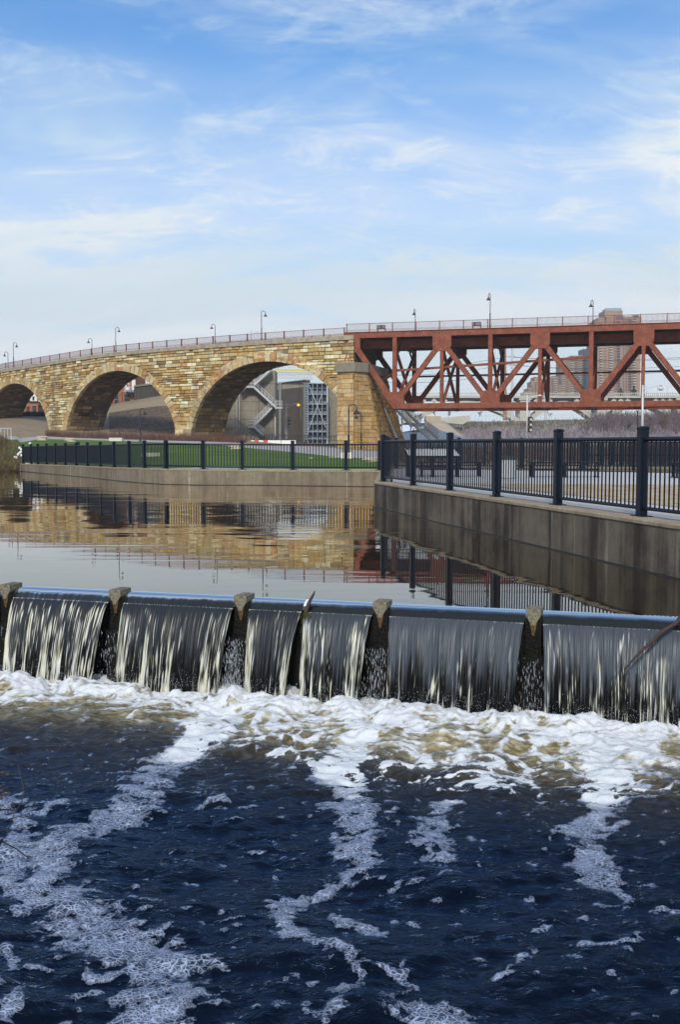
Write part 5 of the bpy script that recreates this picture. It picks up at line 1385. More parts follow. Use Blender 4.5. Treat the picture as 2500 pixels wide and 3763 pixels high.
# zigzag stairs
t = thing('metal_staircase', (at(950, 1600, YW-1.5).x, YW-1.5, 0), 'grey steel zigzag staircase climbing the pale lock wall', 'staircase')
YS = YW-1.9
def flight(p, q_, n=None):
    P = at(*p, YS); Q = at(*q_, YS); m = MB(); off = Vector((0, 1.3, 0))
    for o in (Vector((0, 0, 0)), off): m.bar(P+o, Q+o, .10, .34, up=(0, 0, 1))
    n = int((Q-P).length/.32)
    for k in range(n):
        c = P.lerp(Q, (k+.5)/n); m.hexa([c+Vector((-.14, 0, 0)), c+Vector((.14, 0, 0)), c+Vector((.14, 1.3, 0)), c+Vector((-.14, 1.3, 0))], [c+Vector((-.14, 0, .04)), c+Vector((.14, 0, .04)), c+Vector((.14, 1.3, .04)), c+Vector((-.14, 1.3, .04))])
    f = m.build('flight', M['galv'], t); h = MB(); z = Vector((0, 0, 1))
    for o in (Vector((0, -.02, 0)), off):
        for hh in (.55, 1.05): h.bar(P+o+z*(hh+.1), Q+o+z*(hh+.1), .05, .05)
        n = 6
        for k in range(n+1): c = P.lerp(Q, k/n)+o; h.bar(c, c+z*1.15, .05, .05)
    h.build('handrail', M['galv'], t)
def landing(x0, x1, y):
    P = at(x0, y, YS); Q = at(x1, y, YS); m = MB(); m.hexa([P-Vector((0, 0, .25)), Q-Vector((0, 0, .25)), Q+Vector((0, 1.6, -.25)), P+Vector((0, 1.6, -.25))], [P, Q, Q+Vector((0, 1.6, 0)), P+Vector((0, 1.6, 0))]); m.build('landing', M['galv'], t)
    h = MB(); z = Vector((0, 0, 1))
    for hh in (.55, 1.05): h.bar(P+z*hh, Q+z*hh, .05, .05); h.bar(P+Vector((0, 1.6, hh)), Q+Vector((0, 1.6, hh)), .05, .05)
    for k in range(4): c = P.lerp(Q, k/3); h.bar(c, c+z*1.08, .05, .05)
    h.build('handrail', M['galv'], t)
flight((995, 1358), (934, 1414)); landing(900, 935, 1419); flight((935, 1424), (1012, 1495)); landing(1010, 1037, 1496)
flight((998, 1499), (933, 1564)); landing(909, 936, 1567); flight((936, 1570), (968, 1600)); flight((905, 1419), (880, 1438))

# lock gate
Y = 186.5; t = thing('lock_gate', (at(1166, 1612, Y).x, Y, 0), 'tall blue grey steel lock gate with a grid of ribs and crossed tie rods', 'gate')
q = MB(); bxp(q, 1132, 1408, 1203, 1665, Y+.9, .15); q.build('skin_plate', M['gate_plate'], t)
for x in (1133, 1150, 1166.6, 1184.4, 1201.5):
    q = MB(); bxp(q, x-1.3, 1407, x+1.3, 1665, Y, .9); q.build('upright', M['blue_gate'], t)
for k, y in enumerate((1409, 1449, 1485, 1522.4, 1558.3, 1587, 1613)):
    q = MB(); bxp(q, 1131.5, y-2, 1203, y+1.4, Y-.05, .95); q.build('girder', M['blue_gate'], t)
for k, y in enumerate((1429, 1467, 1504, 1540, 1573, 1600)):
    q = MB(); bxp(q, 1134, y-.5, 1201, y+.5, Y+.5, .35); q.build('stiffener', M['dark_and_shaded_steel'], t)
for a, b in (((1136, 1415), (1198, 1572)), ((1183, 1449), (1134, 1580))):
    q = MB(); q.tube([at(*a, Y-.15), at(*b, Y-.15)], .07, 6); q.build('tie_rod', M['galv'], t)
q = MB()
for x in (1122, 1130): bxp(q, x-.8, 1405, x+.8, 1620, Y-.1, .2)
for k in range(23): bxp(q, 1122, 1409+k*9.2, 1130, 1412+k*9.2, Y-.08, .3)
q.build('ladder', M['blue_gate'], t)
# lattice footbridge over the lock
Y = 199; t = thing('footbridge', (at(1070, 1390, Y).x, Y, at(1070, 1390, Y).z), 'light grey lattice footbridge spanning the lock above the dark wall', 'footbridge')
q = MB()
for ya, yb_ in ((1365.5, 1368), (1386, 1392)): q.bar(at(1000, ya, Y), at(1150, yb_, Y), .3, .3); q.bar(at(1000, ya, Y+2), at(1150, yb_, Y+2), .3, .3)
q.build('chord', M['galv'], t); q = MB()
for k in range(18):
    x = 1005+k*8; q.bar(at(x, 1366, Y), at(x+8, 1388, Y), .12, .12); q.bar(at(x+8, 1366, Y), at(x, 1388, Y), .12, .12)
q.build('lattice', M['galv'], t)
q = MB(); q.bar(at(1010, 1361, Y), at(1140, 1364, Y), .12, .5); q.build('yellow_kickplate', M['yellow_paint'], t)
q = MB()
for yy in (1349, 1355): q.bar(at(1010, yy, Y), at(1140, yy+2, Y), .07, .07)
for k in range(9): x = 1014+k*12; q.bar(at(x, 1347, Y), at(x, 1363, Y), .06, .06)
q.build('handrail', M['galv'], t)

# lit lamp mast
Y = 158; p = at(1052, 1612, Y); t = thing('light_mast', p, 'grey mast with a climbing ladder and a lit amber lamp inside the largest arch', 'lamp')
q = MB(); q.tube([p, at(1052, 1482, Y)], .10, 6); q.build('pole', M['galv'], t)
q = MB(); q.tube([at(1052, 1490, Y), at(1099, 1479, Y)], .06, 5); q.tube([at(1053, 1500, Y), at(1090, 1482, Y)], .04, 5); q.build('arm', M['galv'], t)
q = MB()
for x in (1047.5, 1056.5): q.bar(at(x, 1523, Y-.3), at(x, 1612, Y-.3), .07, .07)
for k in range(24): q.bar(at(1047.5, 1525+k*3.7, Y-.3), at(1056.5, 1525+k*3.7, Y-.3), .05, .05)
q.build('ladder', M['galv'], t)
ml, tl = newmat('lit amber lamp'); e = tl.n('ShaderNodeEmission'); e.inputs[0].default_value = (1, .42, .04, 1); e.inputs[1].default_value = 2.2; tl.out(e.outputs[0])
q = MB(); c = at(1097, 1488, Y); q.lathe((c.x, c.y, c.z-.18), [(.16, 0), (.2, .1), (.2, .3), (.12, .36)], 8); q.build('lantern', ml, t)
q = MB(); q.lathe((c.x, c.y, c.z+.18), [(.24, 0), (.12, .14), (.05, .2)], 8); q.build('hood', M['dark_and_shaded_steel'], t)
def signal(name, x, y0, y1, Y, w, label, housing, face, group=None, pole=None, lensy=0.0):
    a = at(x, y0, Y); b = at(x, y1, Y); h = a.z-b.z; t = thing(name, (a.x, Y, b.z), label, 'signal', group)
    q = MB(); q.box((a.x, Y, b.z), w, w*.8, h); q.build('housing', housing, t, bevel=.03)
    for k in range(3):
        zc = b.z+h*(k+.5)/3; q = MB(); q.tube([(a.x+face*w*.30, Y-w*.4, zc), (a.x+face*w*.36, Y-w*.4-.08, zc)], h*.11, 10); v = q.build('lens', M['galv'], t)
        q = MB(); q.tube([(a.x+face*w*.2, Y-w*.4, zc+.05), (a.x+face*w*.55, Y-w*.4-.25, zc+.03)], h*.13, 10, False); q.build('visor', M['black'], t)
signal('traffic_signal', 1061.5, 1534, 1571, 157.6, .38, 'black three lens signal beside the ladder mast in the largest arch', M['black'], .4)

# fences and barriers at the lock
def picket(name, label, pts, h, gap=.28, mat=None, posts=4, cat='fence', bw=.075):
    P = [Vector(p) for p in pts]; t = thing(name, P[0], label, cat); z = Vector((0, 0, 1))
    for a, b in zip(P[:-1], P[1:]):
        L = (b-a).length; q = MB(); q.bar(a+z*h, b+z*h, .06, .06); q.bar(a+z*.15, b+z*.15, .06, .06); q.bar(a+z*h*.8, b+z*h*.8, .05, .05)
        n = max(2, int(L/gap))
        for k in range(1, n): c = a.lerp(b, k/n); q.bar(c+z*.1, c+z*(h+.1), bw, bw)
        q.build('railing_panel', mat or M['black'], t)
    for p in P: q = MB(); q.bar(p, p+z*(h+.2), .13, .13); q.build('post', mat or M['black'], t)
picket('fence', 'black picket fence stepping down the slope at the foot of the stairs', [at(867+k*13.5, 1573+k*10.5, 152) for k in range(6)], 1.35)
picket('fence', 'black picket fence in front of the lock gate under the largest arch', [at(905+k*47.5, 1618+k*.8, 146) for k in range(8)], .85, .35)
def barrier(x0, x1, label, mat):
    Y = 140; a = at(x0, 1635, Y); b = at(x1, 1635, Y); zt_ = at(x0, 1618, Y).z; q = MB(); h = zt_-a.z; m = (a.x+b.x)/2
    q.prism([(a.x+.03, Y-.3, a.z), (a.x+.03, Y+.3, a.z), (a.x+.03, Y+.15, a.z+h*.4), (a.x+.03, Y+.09, zt_), (a.x+.03, Y-.09, zt_), (a.x+.03, Y-.15, a.z+h*.4)], (b.x-a.x-.06, 0, 0))
    tag(q.build('road_barrier', mat, origin=(m, Y, a.z)), label, 'barrier', 'road barriers across the path to the lock')
barrier(922, 936, 'white road barrier at the left end of the row under the largest arch', M['white_paint'])
barrier(936.5, 950, 'left red road barrier under the largest arch', M['red_paint'])
barrier(950.5, 968, 'white road barrier between the two red ones', M['white_paint'])
barrier(968.5, 983, 'right red road barrier under the largest arch', M['red_paint'])
barrier(983.5, 1034, 'long white road barrier right of the red ones', M['white_paint'])
barrier(1034.5, 1088, 'long white road barrier at the right end of the row', M['white_paint'])
q = MB(); pA_ = [at(790, 1560, 158), at(870, 1572, 158), at(945, 1612, 156), at(990, 1640, 154), at(770, 1640, 154)]
for dy, sc_ in ((0, 1),):
    n = len(pA_); 
q.poly([at(780, 1640, 150), at(985, 1640, 150), at(945, 1606, 158), at(868, 1577, 164), at(780, 1574, 170)])
tag(q.build('hill', M['soil']), 'small bare soil slope beside the lock wall', None, None, 'structure')

# ================================================================ HOUSES BEHIND THE LEFT ARCHES
Y = 226; t = thing('brick_house', (at(450, 1490, Y).x, Y, 6), 'orange brick house with white panels and a blue grey balcony behind the middle arch', 'house')
q = MB(); bxp(q, 360, 1340, 497, 1500, Y, 12); q.build('wall', M['brick'], t)
for x0, y0, x1, y1 in ((460, 1390, 474, 1436), (484, 1396, 497, 1437)):
    q = MB(); bxp(q, x0, y0, x1, y1, Y-.3, .4); q.build('white_panel', M['white_paint'], t)
for x0, y0, x1, y1 in ((464, 1412, 471, 1420), (420, 1452, 434, 1484), (456, 1450, 475, 1474), (410, 1400, 430, 1430)):
    q = MB(); bxp(q, x0, y0, x1, y1, Y-.12 if x0 != 464 else Y-.4, .2); w_ = q.build('window', M['glass_dark'], t)
    q = MB(); bxp(q, x0-.8, (y0+y1)/2-.5, x1+.8, (y0+y1)/2+.5, Y-.2 if x0 != 464 else Y-.5, .15); q.build('sill', M['galv'], w_)
q = MB(); bxp(q, 455, 1433, 490, 1441, Y-2, 2); q.build('balcony', M['blue_gate'], t)
q = MB()
for k in range(8): bxp(q, 457+k*4.5, 1424, 457.8+k*4.5, 1434, Y-2, .06)
bxp(q, 456, 1422, 490, 1423.5, Y-2, .08); q.build('balcony_rail', M['galv'], t)
q = MB(); bxp(q, 352, 1332, 499, 1341, Y-.6, 13); q.build('roof', M['dark_and_shaded_steel'], t)
t = thing('utility_building', (at(540, 1470, 218).x, 218, 8), 'low dark grey panelled building behind the fence in the middle arch', 'building')
q = MB(); Y = 218; q.prism([at(492, 1420, Y), at(640, 1402, Y), at(640, 1475, Y), at(492, 1490, Y)], (0, 9, 0)); q.build('wall', M['conc_dark'], t)
q = MB(); q.prism([at(491, 1416, Y-.3), at(641, 1398, Y-.3), at(641, 1404, Y-.3), at(491, 1422, Y-.3)], (0, 9.5, 0)); q.build('roof_edge', M['conc_cap'], t)
t = thing('pylon', (at(520, 1450, 260).x, 260, 0), 'light metal frame tower seen above the grey building in the middle arch', 'tower')
q = MB()
for x in (504, 523, 540): q.bar(at(x, 1350, 260), at(x, 1430, 260), .2, .2)
for k in range(8): q.bar(at(504, 1392+k*5, 260), at(540, 1389+k*5, 260), .1, .1)
q.build('frame', M['galv'], t)
picket('fence', 'black picket fence along the top of the slope in the middle arch', [at(396+k*17.4, 1487-k*3.4, 204) for k in range(12)], 1.8, .45, bw=.04)
Y = 232; t = thing('brick_house', (at(120, 1520, Y).x, Y, 7), 'orange brick house with a white upper floor behind the left arch', 'house')
q = MB(); bxp(q, 20, 1476, 143, 1530, Y, 12); q.build('wall', M['brick'], t)
q = MB(); bxp(q, 20, 1415, 150, 1476, Y-.3, 12); q.build('upper_wall', M['white_paint'], t)
for x0, y0, x1, y1 in ((118, 1457, 124, 1470), (118, 1490, 128, 1512), (100, 1457, 105, 1472), (60, 1450, 75, 1470), (96, 1492, 104, 1512)):
    q = MB(); bxp(q, x0, y0, x1, y1, Y-.45, .3); w_ = q.build('window', M['glass_dark'], t)
    q = MB(); bxp(q, x0-.7, y0-.8, x1+.7, y0, Y-.55, .2); q.build('sill', M['white_paint'], w_)
q = MB(); bxp(q, 106, 1446, 108, 1476, Y-.5, .3); bxp(q, 136, 1455, 138.5, 1476, Y-.5, .3); bxp(q, 104, 1474, 139, 1476.5, Y-.5, .3); q.build('trim', M['dark_and_shaded_steel'], t)
t = thing('garage', (at(155, 1515, 228).x, 228, 6), 'dark flat roofed garage beside the brick house in the left arch', 'garage')
q = MB(); bxp(q, 139, 1489, 185, 1517, 228, 8); q.build('wall', M['black'], t); q = MB(); bxp(q, 138, 1486, 186, 1490, 227.6, 9); q.build('roof', M['dark_and_shaded_steel'], t)
def hp(r_):
    x = r_.uniform(70, 185); Y = r_.uniform(199, 204); p = at(x, 1529, 198); return (X_at(x, Y, p.z), Y, p.z-.1)
M['hedge'] = simple('dark evergreen hedge', (0.03, 0.045, 0.018), 0.9, 0.4, 1)
twig_field('hedge', 'dark clipped hedge on top of the slope in the left arch', hp, M['hedge'], .5, 1.25, 2500, .09, 31, .7, kind='thing', cat='hedge')

# ================================================================ FAR SHORE
M['sandy'] = simple('pale sandy concrete', (0.42, 0.34, 0.25), 0.9, 0.2, .1)
M['pale_conc'] = simple('pale far concrete', (0.46, 0.44, 0.39), 0.9, 0.15, .08)
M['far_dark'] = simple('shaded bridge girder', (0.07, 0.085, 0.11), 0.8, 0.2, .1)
M['bank'] = simple('far river bank', (0.24, 0.20, 0.13), 0.95, 0.4, .12, col2=(0.15, 0.13, 0.09))
M['spill'] = simple('dark wet spillway', (0.12, 0.135, 0.15), 0.5, 0.3, .2)
# spillway apron and wing walls
q = MB(); q.poly([at(1440, 1640, 160), at(1800, 1640, 160), at(1700, 1606, 200), at(1582, 1570, 240), at(1478, 1587, 215), at(1440, 1587, 215)])
tag(q.build('spillway', M['spill']), 'dark sloping spillway behind the stair tower', None, None, 'structure')
q = MB(); q.poly([at(1478, 1587.5, 214), at(1545, 1578, 214), at(1540, 1560, 250), at(1478, 1562, 250)])
tag(q.build('water', M['foam']), 'white water sliding over the spillway', None, None, 'structure')
t = thing('wing_wall', (at(1600, 1600, 240).x, 240, 0), 'beige concrete wing wall sloping down beside the spillway', 'wall')
q = MB(); q.prism([at(1572, 1548, 240), at(1622, 1545, 240), at(1705, 1612, 215), at(1660, 1612, 215), at(1572, 1572, 240)], (1.5, 6, 0)); q.build('sloping_wall', M['sandy'], t)
q = MB(); bxp(q, 1567, 1529, 1622, 1547, 241, 6); q.build('block', M['sandy'], t); q = MB(); bxp(q, 1568, 1545, 1576, 1572, 240.4, 3); q.build('column', M['sandy'], t)
t = thing('wing_wall', (at(1680, 1555, 262).x, 262, 0), 'long pale concrete wall on the far bank right of the beige wing wall', 'wall')
q = MB(); q.prism([at(1620, 1536, 262), at(1729, 1526, 262), at(1729, 1544, 262), at(1700, 1560, 262), at(1620, 1552, 262)], (0, 5, 0)); q.build('wall_face', M['pale_conc'], t)
bx = [1560, 1640, 1730, 1800, 1950, 2100, 2300, 2560, 2800]; by = [1556, 1556, 1548, 1549, 1546, 1541, 1537, 1533, 1531]
slope(bx, by, 215, 290, -0.5, M['bank'], 'hazy brown far river bank', rows=40, amp=.9)
q = MB(); a = at(1500, 1556, 292); b = at(3400, 1531, 292)
q.poly([(a.x, 290, a.z), (b.x, 290, b.z-.5), (b.x*1.6, 700, b.z+6), (a.x*1.5, 700, a.z+6)])
tag(q.build('terrain', M['bank']), 'far shore land behind the river bank', None, None, 'structure')
picket('fence', 'pale chain link fence along the top of the far bank', [at(1748+k*40, 1549-k*.65, 288) for k in range(15)], 1.7, .9, M['galv'], bw=.05)

# stair tower right of the pier
Y = 152; t = thing('stair_tower', (at(1520, 1606, Y).x, Y, 0), 'pale steel gangway stairs with braced tower right of the stone pier', 'staircase')
def gang(p, q_, w=2.6):
    P = at(*p, Y); Q = at(*q_, Y+1.5); o = Vector((1.6, w, 0)); z = Vector((0, 0, 1)); m = MB(); m.bar(P, Q, .15, .4); m.bar(P+o, Q+o, .15, .4); m.build('stringer', M['galv'], t); m = MB()
    n = int((Q-P).length/.4)
    for k in range(n): c = P.lerp(Q, k/n); m.hexa([c, c+Vector((.25, 0, 0)), c+o+Vector((.25, 0, 0)), c+o], [c+z*.05, c+Vector((.25, 0, .05)), c+o+Vector((.25, 0, .05)), c+o+z*.05])
    m.build('treads', M['yellow_tread'], t); m = MB()
    for oo in (Vector((0, 0, 0)), o):
        for hh in (.5, .8, 1.1): m.bar(P+oo+z*hh, Q+oo+z*hh, .06, .06)
        for k in range(9): c = P.lerp(Q, k/8)+oo; m.bar(c, c+z*1.15, .06, .06)
    m.build('handrail', M['galv'], t)
M['yellow_tread'] = simple('pale yellow grating', (0.42, 0.38, 0.22), 0.8, 0.2, 2)
gang((1456, 1505), (1513, 1566)); gang((1528, 1567), (1580, 1612))
q = MB(); P = at(1510, 1566, Y+1.5); Q = at(1532, 1566, Y+1.5); q.hexa([P, Q, Q+Vector((1.6, 2.6, 0)), P+Vector((1.6, 2.6, 0))], [v+Vector((0, 0, .3)) for v in (P, Q, Q+Vector((1.6, 2.6, 0)), P+Vector((1.6, 2.6, 0)))]); q.build('landing', M['galv'], t)
q = MB()
for x in (1510, 1532): q.bar(at(x, 1566, Y+1.5), at(x, 1625, Y+1.5), .16, .16)
for y in (1568, 1590, 1610): q.bar(at(1510, y, Y+1.5), at(1532, y+20, Y+1.5), .08, .08); q.bar(at(1532, y, Y+1.5), at(1510, y+20, Y+1.5), .08, .08); q.bar(at(1510, y, Y+1.5), at(1532, y, Y+1.5), .1, .1)
for x in (1464, 1478): q.bar(at(x, 1515, Y+1), at(x, 1600, Y+1), .1, .1)
for y in (1530, 1550, 1570): q.bar(at(1464, y, Y+1), at(1478, y+18, Y+1), .07, .07)
q.build('braced_frame', M['galv'], t)

# far highway bridge on concrete arches
Y = 440; zD = at(1700, 1454, Y).z; zU = at(1700, 1462, Y).z; zU2 = at(1700, 1481, Y).z
t = thing('highway_bridge', (at(1950, 1540, Y).x, Y, 0), 'distant pale concrete arch bridge with a dark underside seen through the truss', 'bridge')
xl, xr = at(1380, 1460, Y).x, at(2800, 1460, Y).x
q = MB(); q.hexa([(xl, Y, zU), (xr, Y, zU), (xr, Y+14, zU), (xl, Y+14, zU)], [(xl, Y, zD), (xr, Y, zD), (xr, Y+14, zD), (xl, Y+14, zD)]); q.build('deck', M['pale_conc'], t)
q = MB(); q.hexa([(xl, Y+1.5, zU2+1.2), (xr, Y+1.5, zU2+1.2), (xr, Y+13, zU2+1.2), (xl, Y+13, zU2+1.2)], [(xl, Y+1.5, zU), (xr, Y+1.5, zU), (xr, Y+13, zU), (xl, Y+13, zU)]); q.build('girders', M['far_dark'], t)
q = MB()
for k in range(200): x = xl+(xr-xl)*k/199; q.box((x, Y-.1, zD), .25, .25, 1.0)
q.bar((xl, Y-.1, zD+1.1), (xr, Y-.1, zD+1.1), .3, .3); q.build('parapet_rail', M['pale_conc'], t)
piers = [1500, 1931, 2215, 2510, 2810]
for x in piers:
    q = MB(); bxp(q, x-19, 1470, x+19, 1555, Y+.5, 12); bxp(q, x-22, 1463, x+22, 1471, Y, 13); q.build('pier', M['pale_conc'], t, bevel=.3)
for a, b in zip(piers[:-1], piers[1:]):
    q = MB(); n = 24; xa, xb = at(a+18, 1500, Y).x, at(b-18, 1500, Y).x; zs_, zc_ = at(a, 1548, Y).z, at(a, 1481, Y).z
    pt = [(xa+(xb-xa)*k/n, zs_+(zc_-zs_)*(1-(2*k/n-1)**2)) for k in range(n+1)]
    for (x0, z0), (x1, z1) in zip(pt[:-1], pt[1:]):
        q.hexa([(x0, Y+1, z0-1.3), (x1, Y+1, z1-1.3), (x1, Y+12, z1-1.3), (x0, Y+12, z0-1.3)], [(x0, Y+1, z0+1.0), (x1, Y+1, z1+1.0), (x1, Y+12, z1+1.0), (x0, Y+12, z0+1.0)])
    q.build('arch_rib', M['pale_conc'], t)
    m = 10
    for k in range(1, m):
        x = xa+(xb-xa)*k/m; z0 = zs_+(zc_-zs_)*(1-(2*k/m-1)**2)
        if zU2-z0 < .8: continue
        q = MB(); q.box((x, Y+1.2, z0), .9, .9, zU-z0); q.box((x, Y+1.1, zU-1.6), 2.2, 1.1, .8); q.build('spandrel_column', M['pale_conc'], t)
lpr = None
lps = [1562, 1636, 1773, 1922, 2010, 2378, 2418, 2454]
for i, x in enumerate(lps):
    p = (at(x, 1454, Y+2).x, Y+2, zD)
    if lpr is None:
        lpr = thing('highway_lamp', p, '', 'street lamp', 'lamps on the distant highway bridge')
        q = MB(); q.tube([p, (p[0], p[1], p[2]+4.2)], .11, 5); q.build('pole', M['galv'], lpr); q = MB(); q.bar((p[0]-.1, p[1], p[2]+4.2), (p[0]+1.1, p[1], p[2]+4.3), .2, .2); q.build('arm', M['galv'], lpr); o = lpr
    else: o = copy_tree(lpr); o.location = p; o['group'] = 'lamps on the distant highway bridge'
    o['label'] = ['distant highway lamp behind the first truss panel, leftmost', 'distant highway lamp left of the second pair of truss diagonals', 'distant highway lamp beside the second lower gusset of the truss', 'distant highway lamp left of the stepped apartment block', 'distant highway lamp in front of the stepped apartment block', 'distant highway lamp just right of the tall tower', 'distant highway lamp above the long low roof, middle one', 'distant highway lamp above the long low roof, rightmost'][i]

# apartment towers
M['tower'] = simple('tan brick tower', (0.33, 0.205, 0.135), 0.9, 0.12, .05)
M['tower2'] = simple('brown brick tower', (0.27, 0.175, 0.125), 0.9, 0.15, .05)
M['slab'] = simple('dark blue grey tower slab', (0.085, 0.095, 0.125), 0.8, 0.3, .3)
M['balc'] = simple('balcony concrete', (0.50, 0.42, 0.34), 0.9, 0.1, .1)
def tower(label, boxes, floors, roofs=(), slabs=(), name='apartment_tower', Y=900, wmat=None):
    x0 = min(b[0] for b in boxes); x1 = max(b[2] for b in boxes)
    t = thing(name, (at((x0+x1)/2, 1500, Y).x, Y, 0), label, 'building'); cnt = 0; rest = MB(); pro = None; bcnt = [0]
    for (a, y0, b, y1, dY) in boxes:
        q = MB(); bxp(q, a, y0, b, y1, Y+dY, 22); q.build('wall', wmat or M['tower'], t)
        if b-a > 8: q = MB(); bxp(q, a-.5, y0-1.5, b+.5, y0, Y+dY-.3, 22.5); q.build('cornice', M['balc'], t)
    for (a, y0, b, y1, dY) in slabs: q = MB(); bxp(q, a, y0, b, y1, Y+dY, 20); q.build('dark_slab', M['slab'], t)
    for (a, y0, b, y1, dY) in roofs: q = MB(); q.prism([at(a, y1, Y+dY), at(b, y1, Y+dY), at(b-2, y0, Y+dY), at(a+3, y0, Y+dY)], (0, 14, 0)); q.build('roof', M['blue_gate'], t)
    for (xc, w_, y0, y1, dy, hh, dY, kind) in floors:
        bal = MB(); y = y0; any_ = False
        while y < y1:
            a = at(xc-w_/2, y+hh, Y+dY-.25); b = at(xc+w_/2, y, Y+dY-.25)
            if cnt < 96:
                q = MB() if pro is None or pro[1] != (w_, hh) else None
                if q is not None:
                    q.hexa([(a.x, a.y, a.z), (b.x, a.y, a.z), (b.x, a.y+.3, a.z), (a.x, a.y+.3, a.z)], [(a.x, a.y, b.z), (b.x, a.y, b.z), (b.x, a.y+.3, b.z), (a.x, a.y+.3, b.z)])
                    o = q.build('window', M['glass_dark'], t); pro = (o, (w_, hh), a)
                else:
                    o = bpy.data.objects.new('window', pro[0].data); COL.objects.link(o); o.parent = t; o.location = pro[0].location+(a-pro[2])
                cnt += 1
            else: rest.hexa([(a.x, a.y, a.z), (b.x, a.y, a.z), (b.x, a.y+.3, a.z), (a.x, a.y+.3, a.z)], [(a.x, a.y, b.z), (b.x, a.y, b.z), (b.x, a.y+.3, b.z), (a.x, a.y+.3, b.z)])
            if kind == 'b':
                c = at(xc, y+hh, Y+dY-1.6); ww = b.x-a.x; bb_ = bal if bcnt[0] > 98 else MB(); bb_.box((c.x, c.y+.5, c.z-1.0), ww*1.12, 1.6, 1.0); bcnt[0] += 1
                if bb_ is not bal: bb_.build('balcony', M['balc'], t)
                else: any_ = True
            y += dy
        if any_: bal.build('balconies', M['balc'], t)['kind'] = 'stuff'
    if rest.v: r_ = rest.build('windows', M['glass_dark'], t); r_['kind'] = 'stuff'
    return t
fl_b = [(2211, 10, 1180, 1445, 9.9, 4.6, 0, 'b'), (2247, 10, 1195, 1445, 9.9, 4.6, 0, 'b'), (2334, 10, 1172, 1445, 9.9, 4.6, 0, 'b'), (2275, 13, 1180, 1445, 9.9, 4.8, 0, 'w'), (2263, 3.5, 1180, 1445, 9.9, 4.2, 0, 'w'), (2294, 4, 1172, 1445, 9.9, 4.2, 0, 'w'), (2304, 4, 1172, 1445, 9.9, 4.2, 0, 'w'), (2317, 12, 1172, 1445, 9.9, 4.6, 0, 'w'), (2226, 4, 1180, 1445, 9.9, 4.2, 0, 'w')]
tower('tallest tan apartment tower rising above the truss bridge at the right', [(2186, 1181, 2225, 1475, 0), (2225, 1164, 2353, 1475, .8), (2200, 1170, 2225, 1181, 1.5), (2225, 1142, 2290, 1164, 3)], fl_b, [(2228, 1132, 2288, 1142, 3)], [(2266, 1161, 2293, 1173, .3), (2330, 1158, 2350, 1166, .3), (2174, 1230, 2187, 1475, 4)])
fb_ = [(2070, 8, 1325, 1460, 8.4, 4, 0, 'b'), (2086, 4, 1320, 1460, 8.4, 3.6, 0, 'w'), (2105, 12, 1326, 1460, 8.4, 4, 0, 'b'), (2119, 5, 1320, 1460, 8.4, 3.8, 0, 'w'), (2135, 7, 1318, 1460, 8.4, 4, 0, 'b'), (2149, 5, 1290, 1460, 8.4, 3.6, -.4, 'w')]
tower('brown apartment block with a dark slab edge left of the tallest tower', [(2061, 1319, 2101, 1475, 0), (2101, 1308, 2142, 1475, .5)], fb_, slabs=[(2142, 1282, 2160, 1475, 0), (2112, 1385, 2128, 1450, -.3)], Y=960, wmat=M['tower2'])
fc = [(2032, 6, 1392, 1460, 8, 3.6, 0, 'w'), (2044, 8, 1392, 1460, 8, 3.6, 0, 'b'), (2022, 4, 1395, 1460, 8, 3.2, 0, 'w')]
tower('mid height brown apartment block with a dark roof, left of the brown slab', [(2016, 1388, 2052, 1475, 0), (2050, 1417, 2064, 1475, 1)], fc, slabs=[(2030, 1382, 2050, 1388, 0)], Y=940, wmat=M['tower2'], name='apartment_block')
fd = [(1945, 5, 1432, 1455, 8, 3.4, 0, 'w'), (1958, 5, 1420, 1455, 8, 3.4, 0, 'w'), (1970, 6, 1405, 1455, 8, 3.4, 0, 'w'), (1985, 6, 1400, 1455, 8, 3.4, 0, 'w'), (2000, 6, 1400, 1455, 8, 3.4, 0, 'w')]
tower('stepped brown terrace block, lowest and leftmost of the apartment buildings', [(1929, 1441, 1946, 1475, 0), (1942, 1428, 1958, 1475, .4), (1954, 1403, 1970, 1475, .8), (1966, 1394, 2016, 1475, 1.2), (1968, 1386, 1978, 1394, 2)], fd, Y=920, wmat=M['tower'], name='apartment_block')
Y = 600; t = thing('warehouse', (at(2440, 1470, Y).x, Y, 0), 'long low red brown building with grey roof at the right behind the truss', 'building')
q = MB(); bxp(q, 2360, 1468, 2640, 1500, Y, 20); q.build('wall', M['balc'], t)
q = MB(); q.prism([at(2362, 1470, Y-1), at(2650, 1470, Y-1), at(2640, 1457, Y+8), at(2375, 1461, Y+8)], (0, 4, 0)); q.build('roof', M['rust_red'], t)
for k in range(8):
    q = MB(); x = 2372+k*17; q.prism([at(x-6, 1470, Y-1.3), at(x+6, 1470, Y-1.3), at(x, 1463, Y-1.3)], (0, 2, 0)); q.build('gable', M['rust_red'], t)
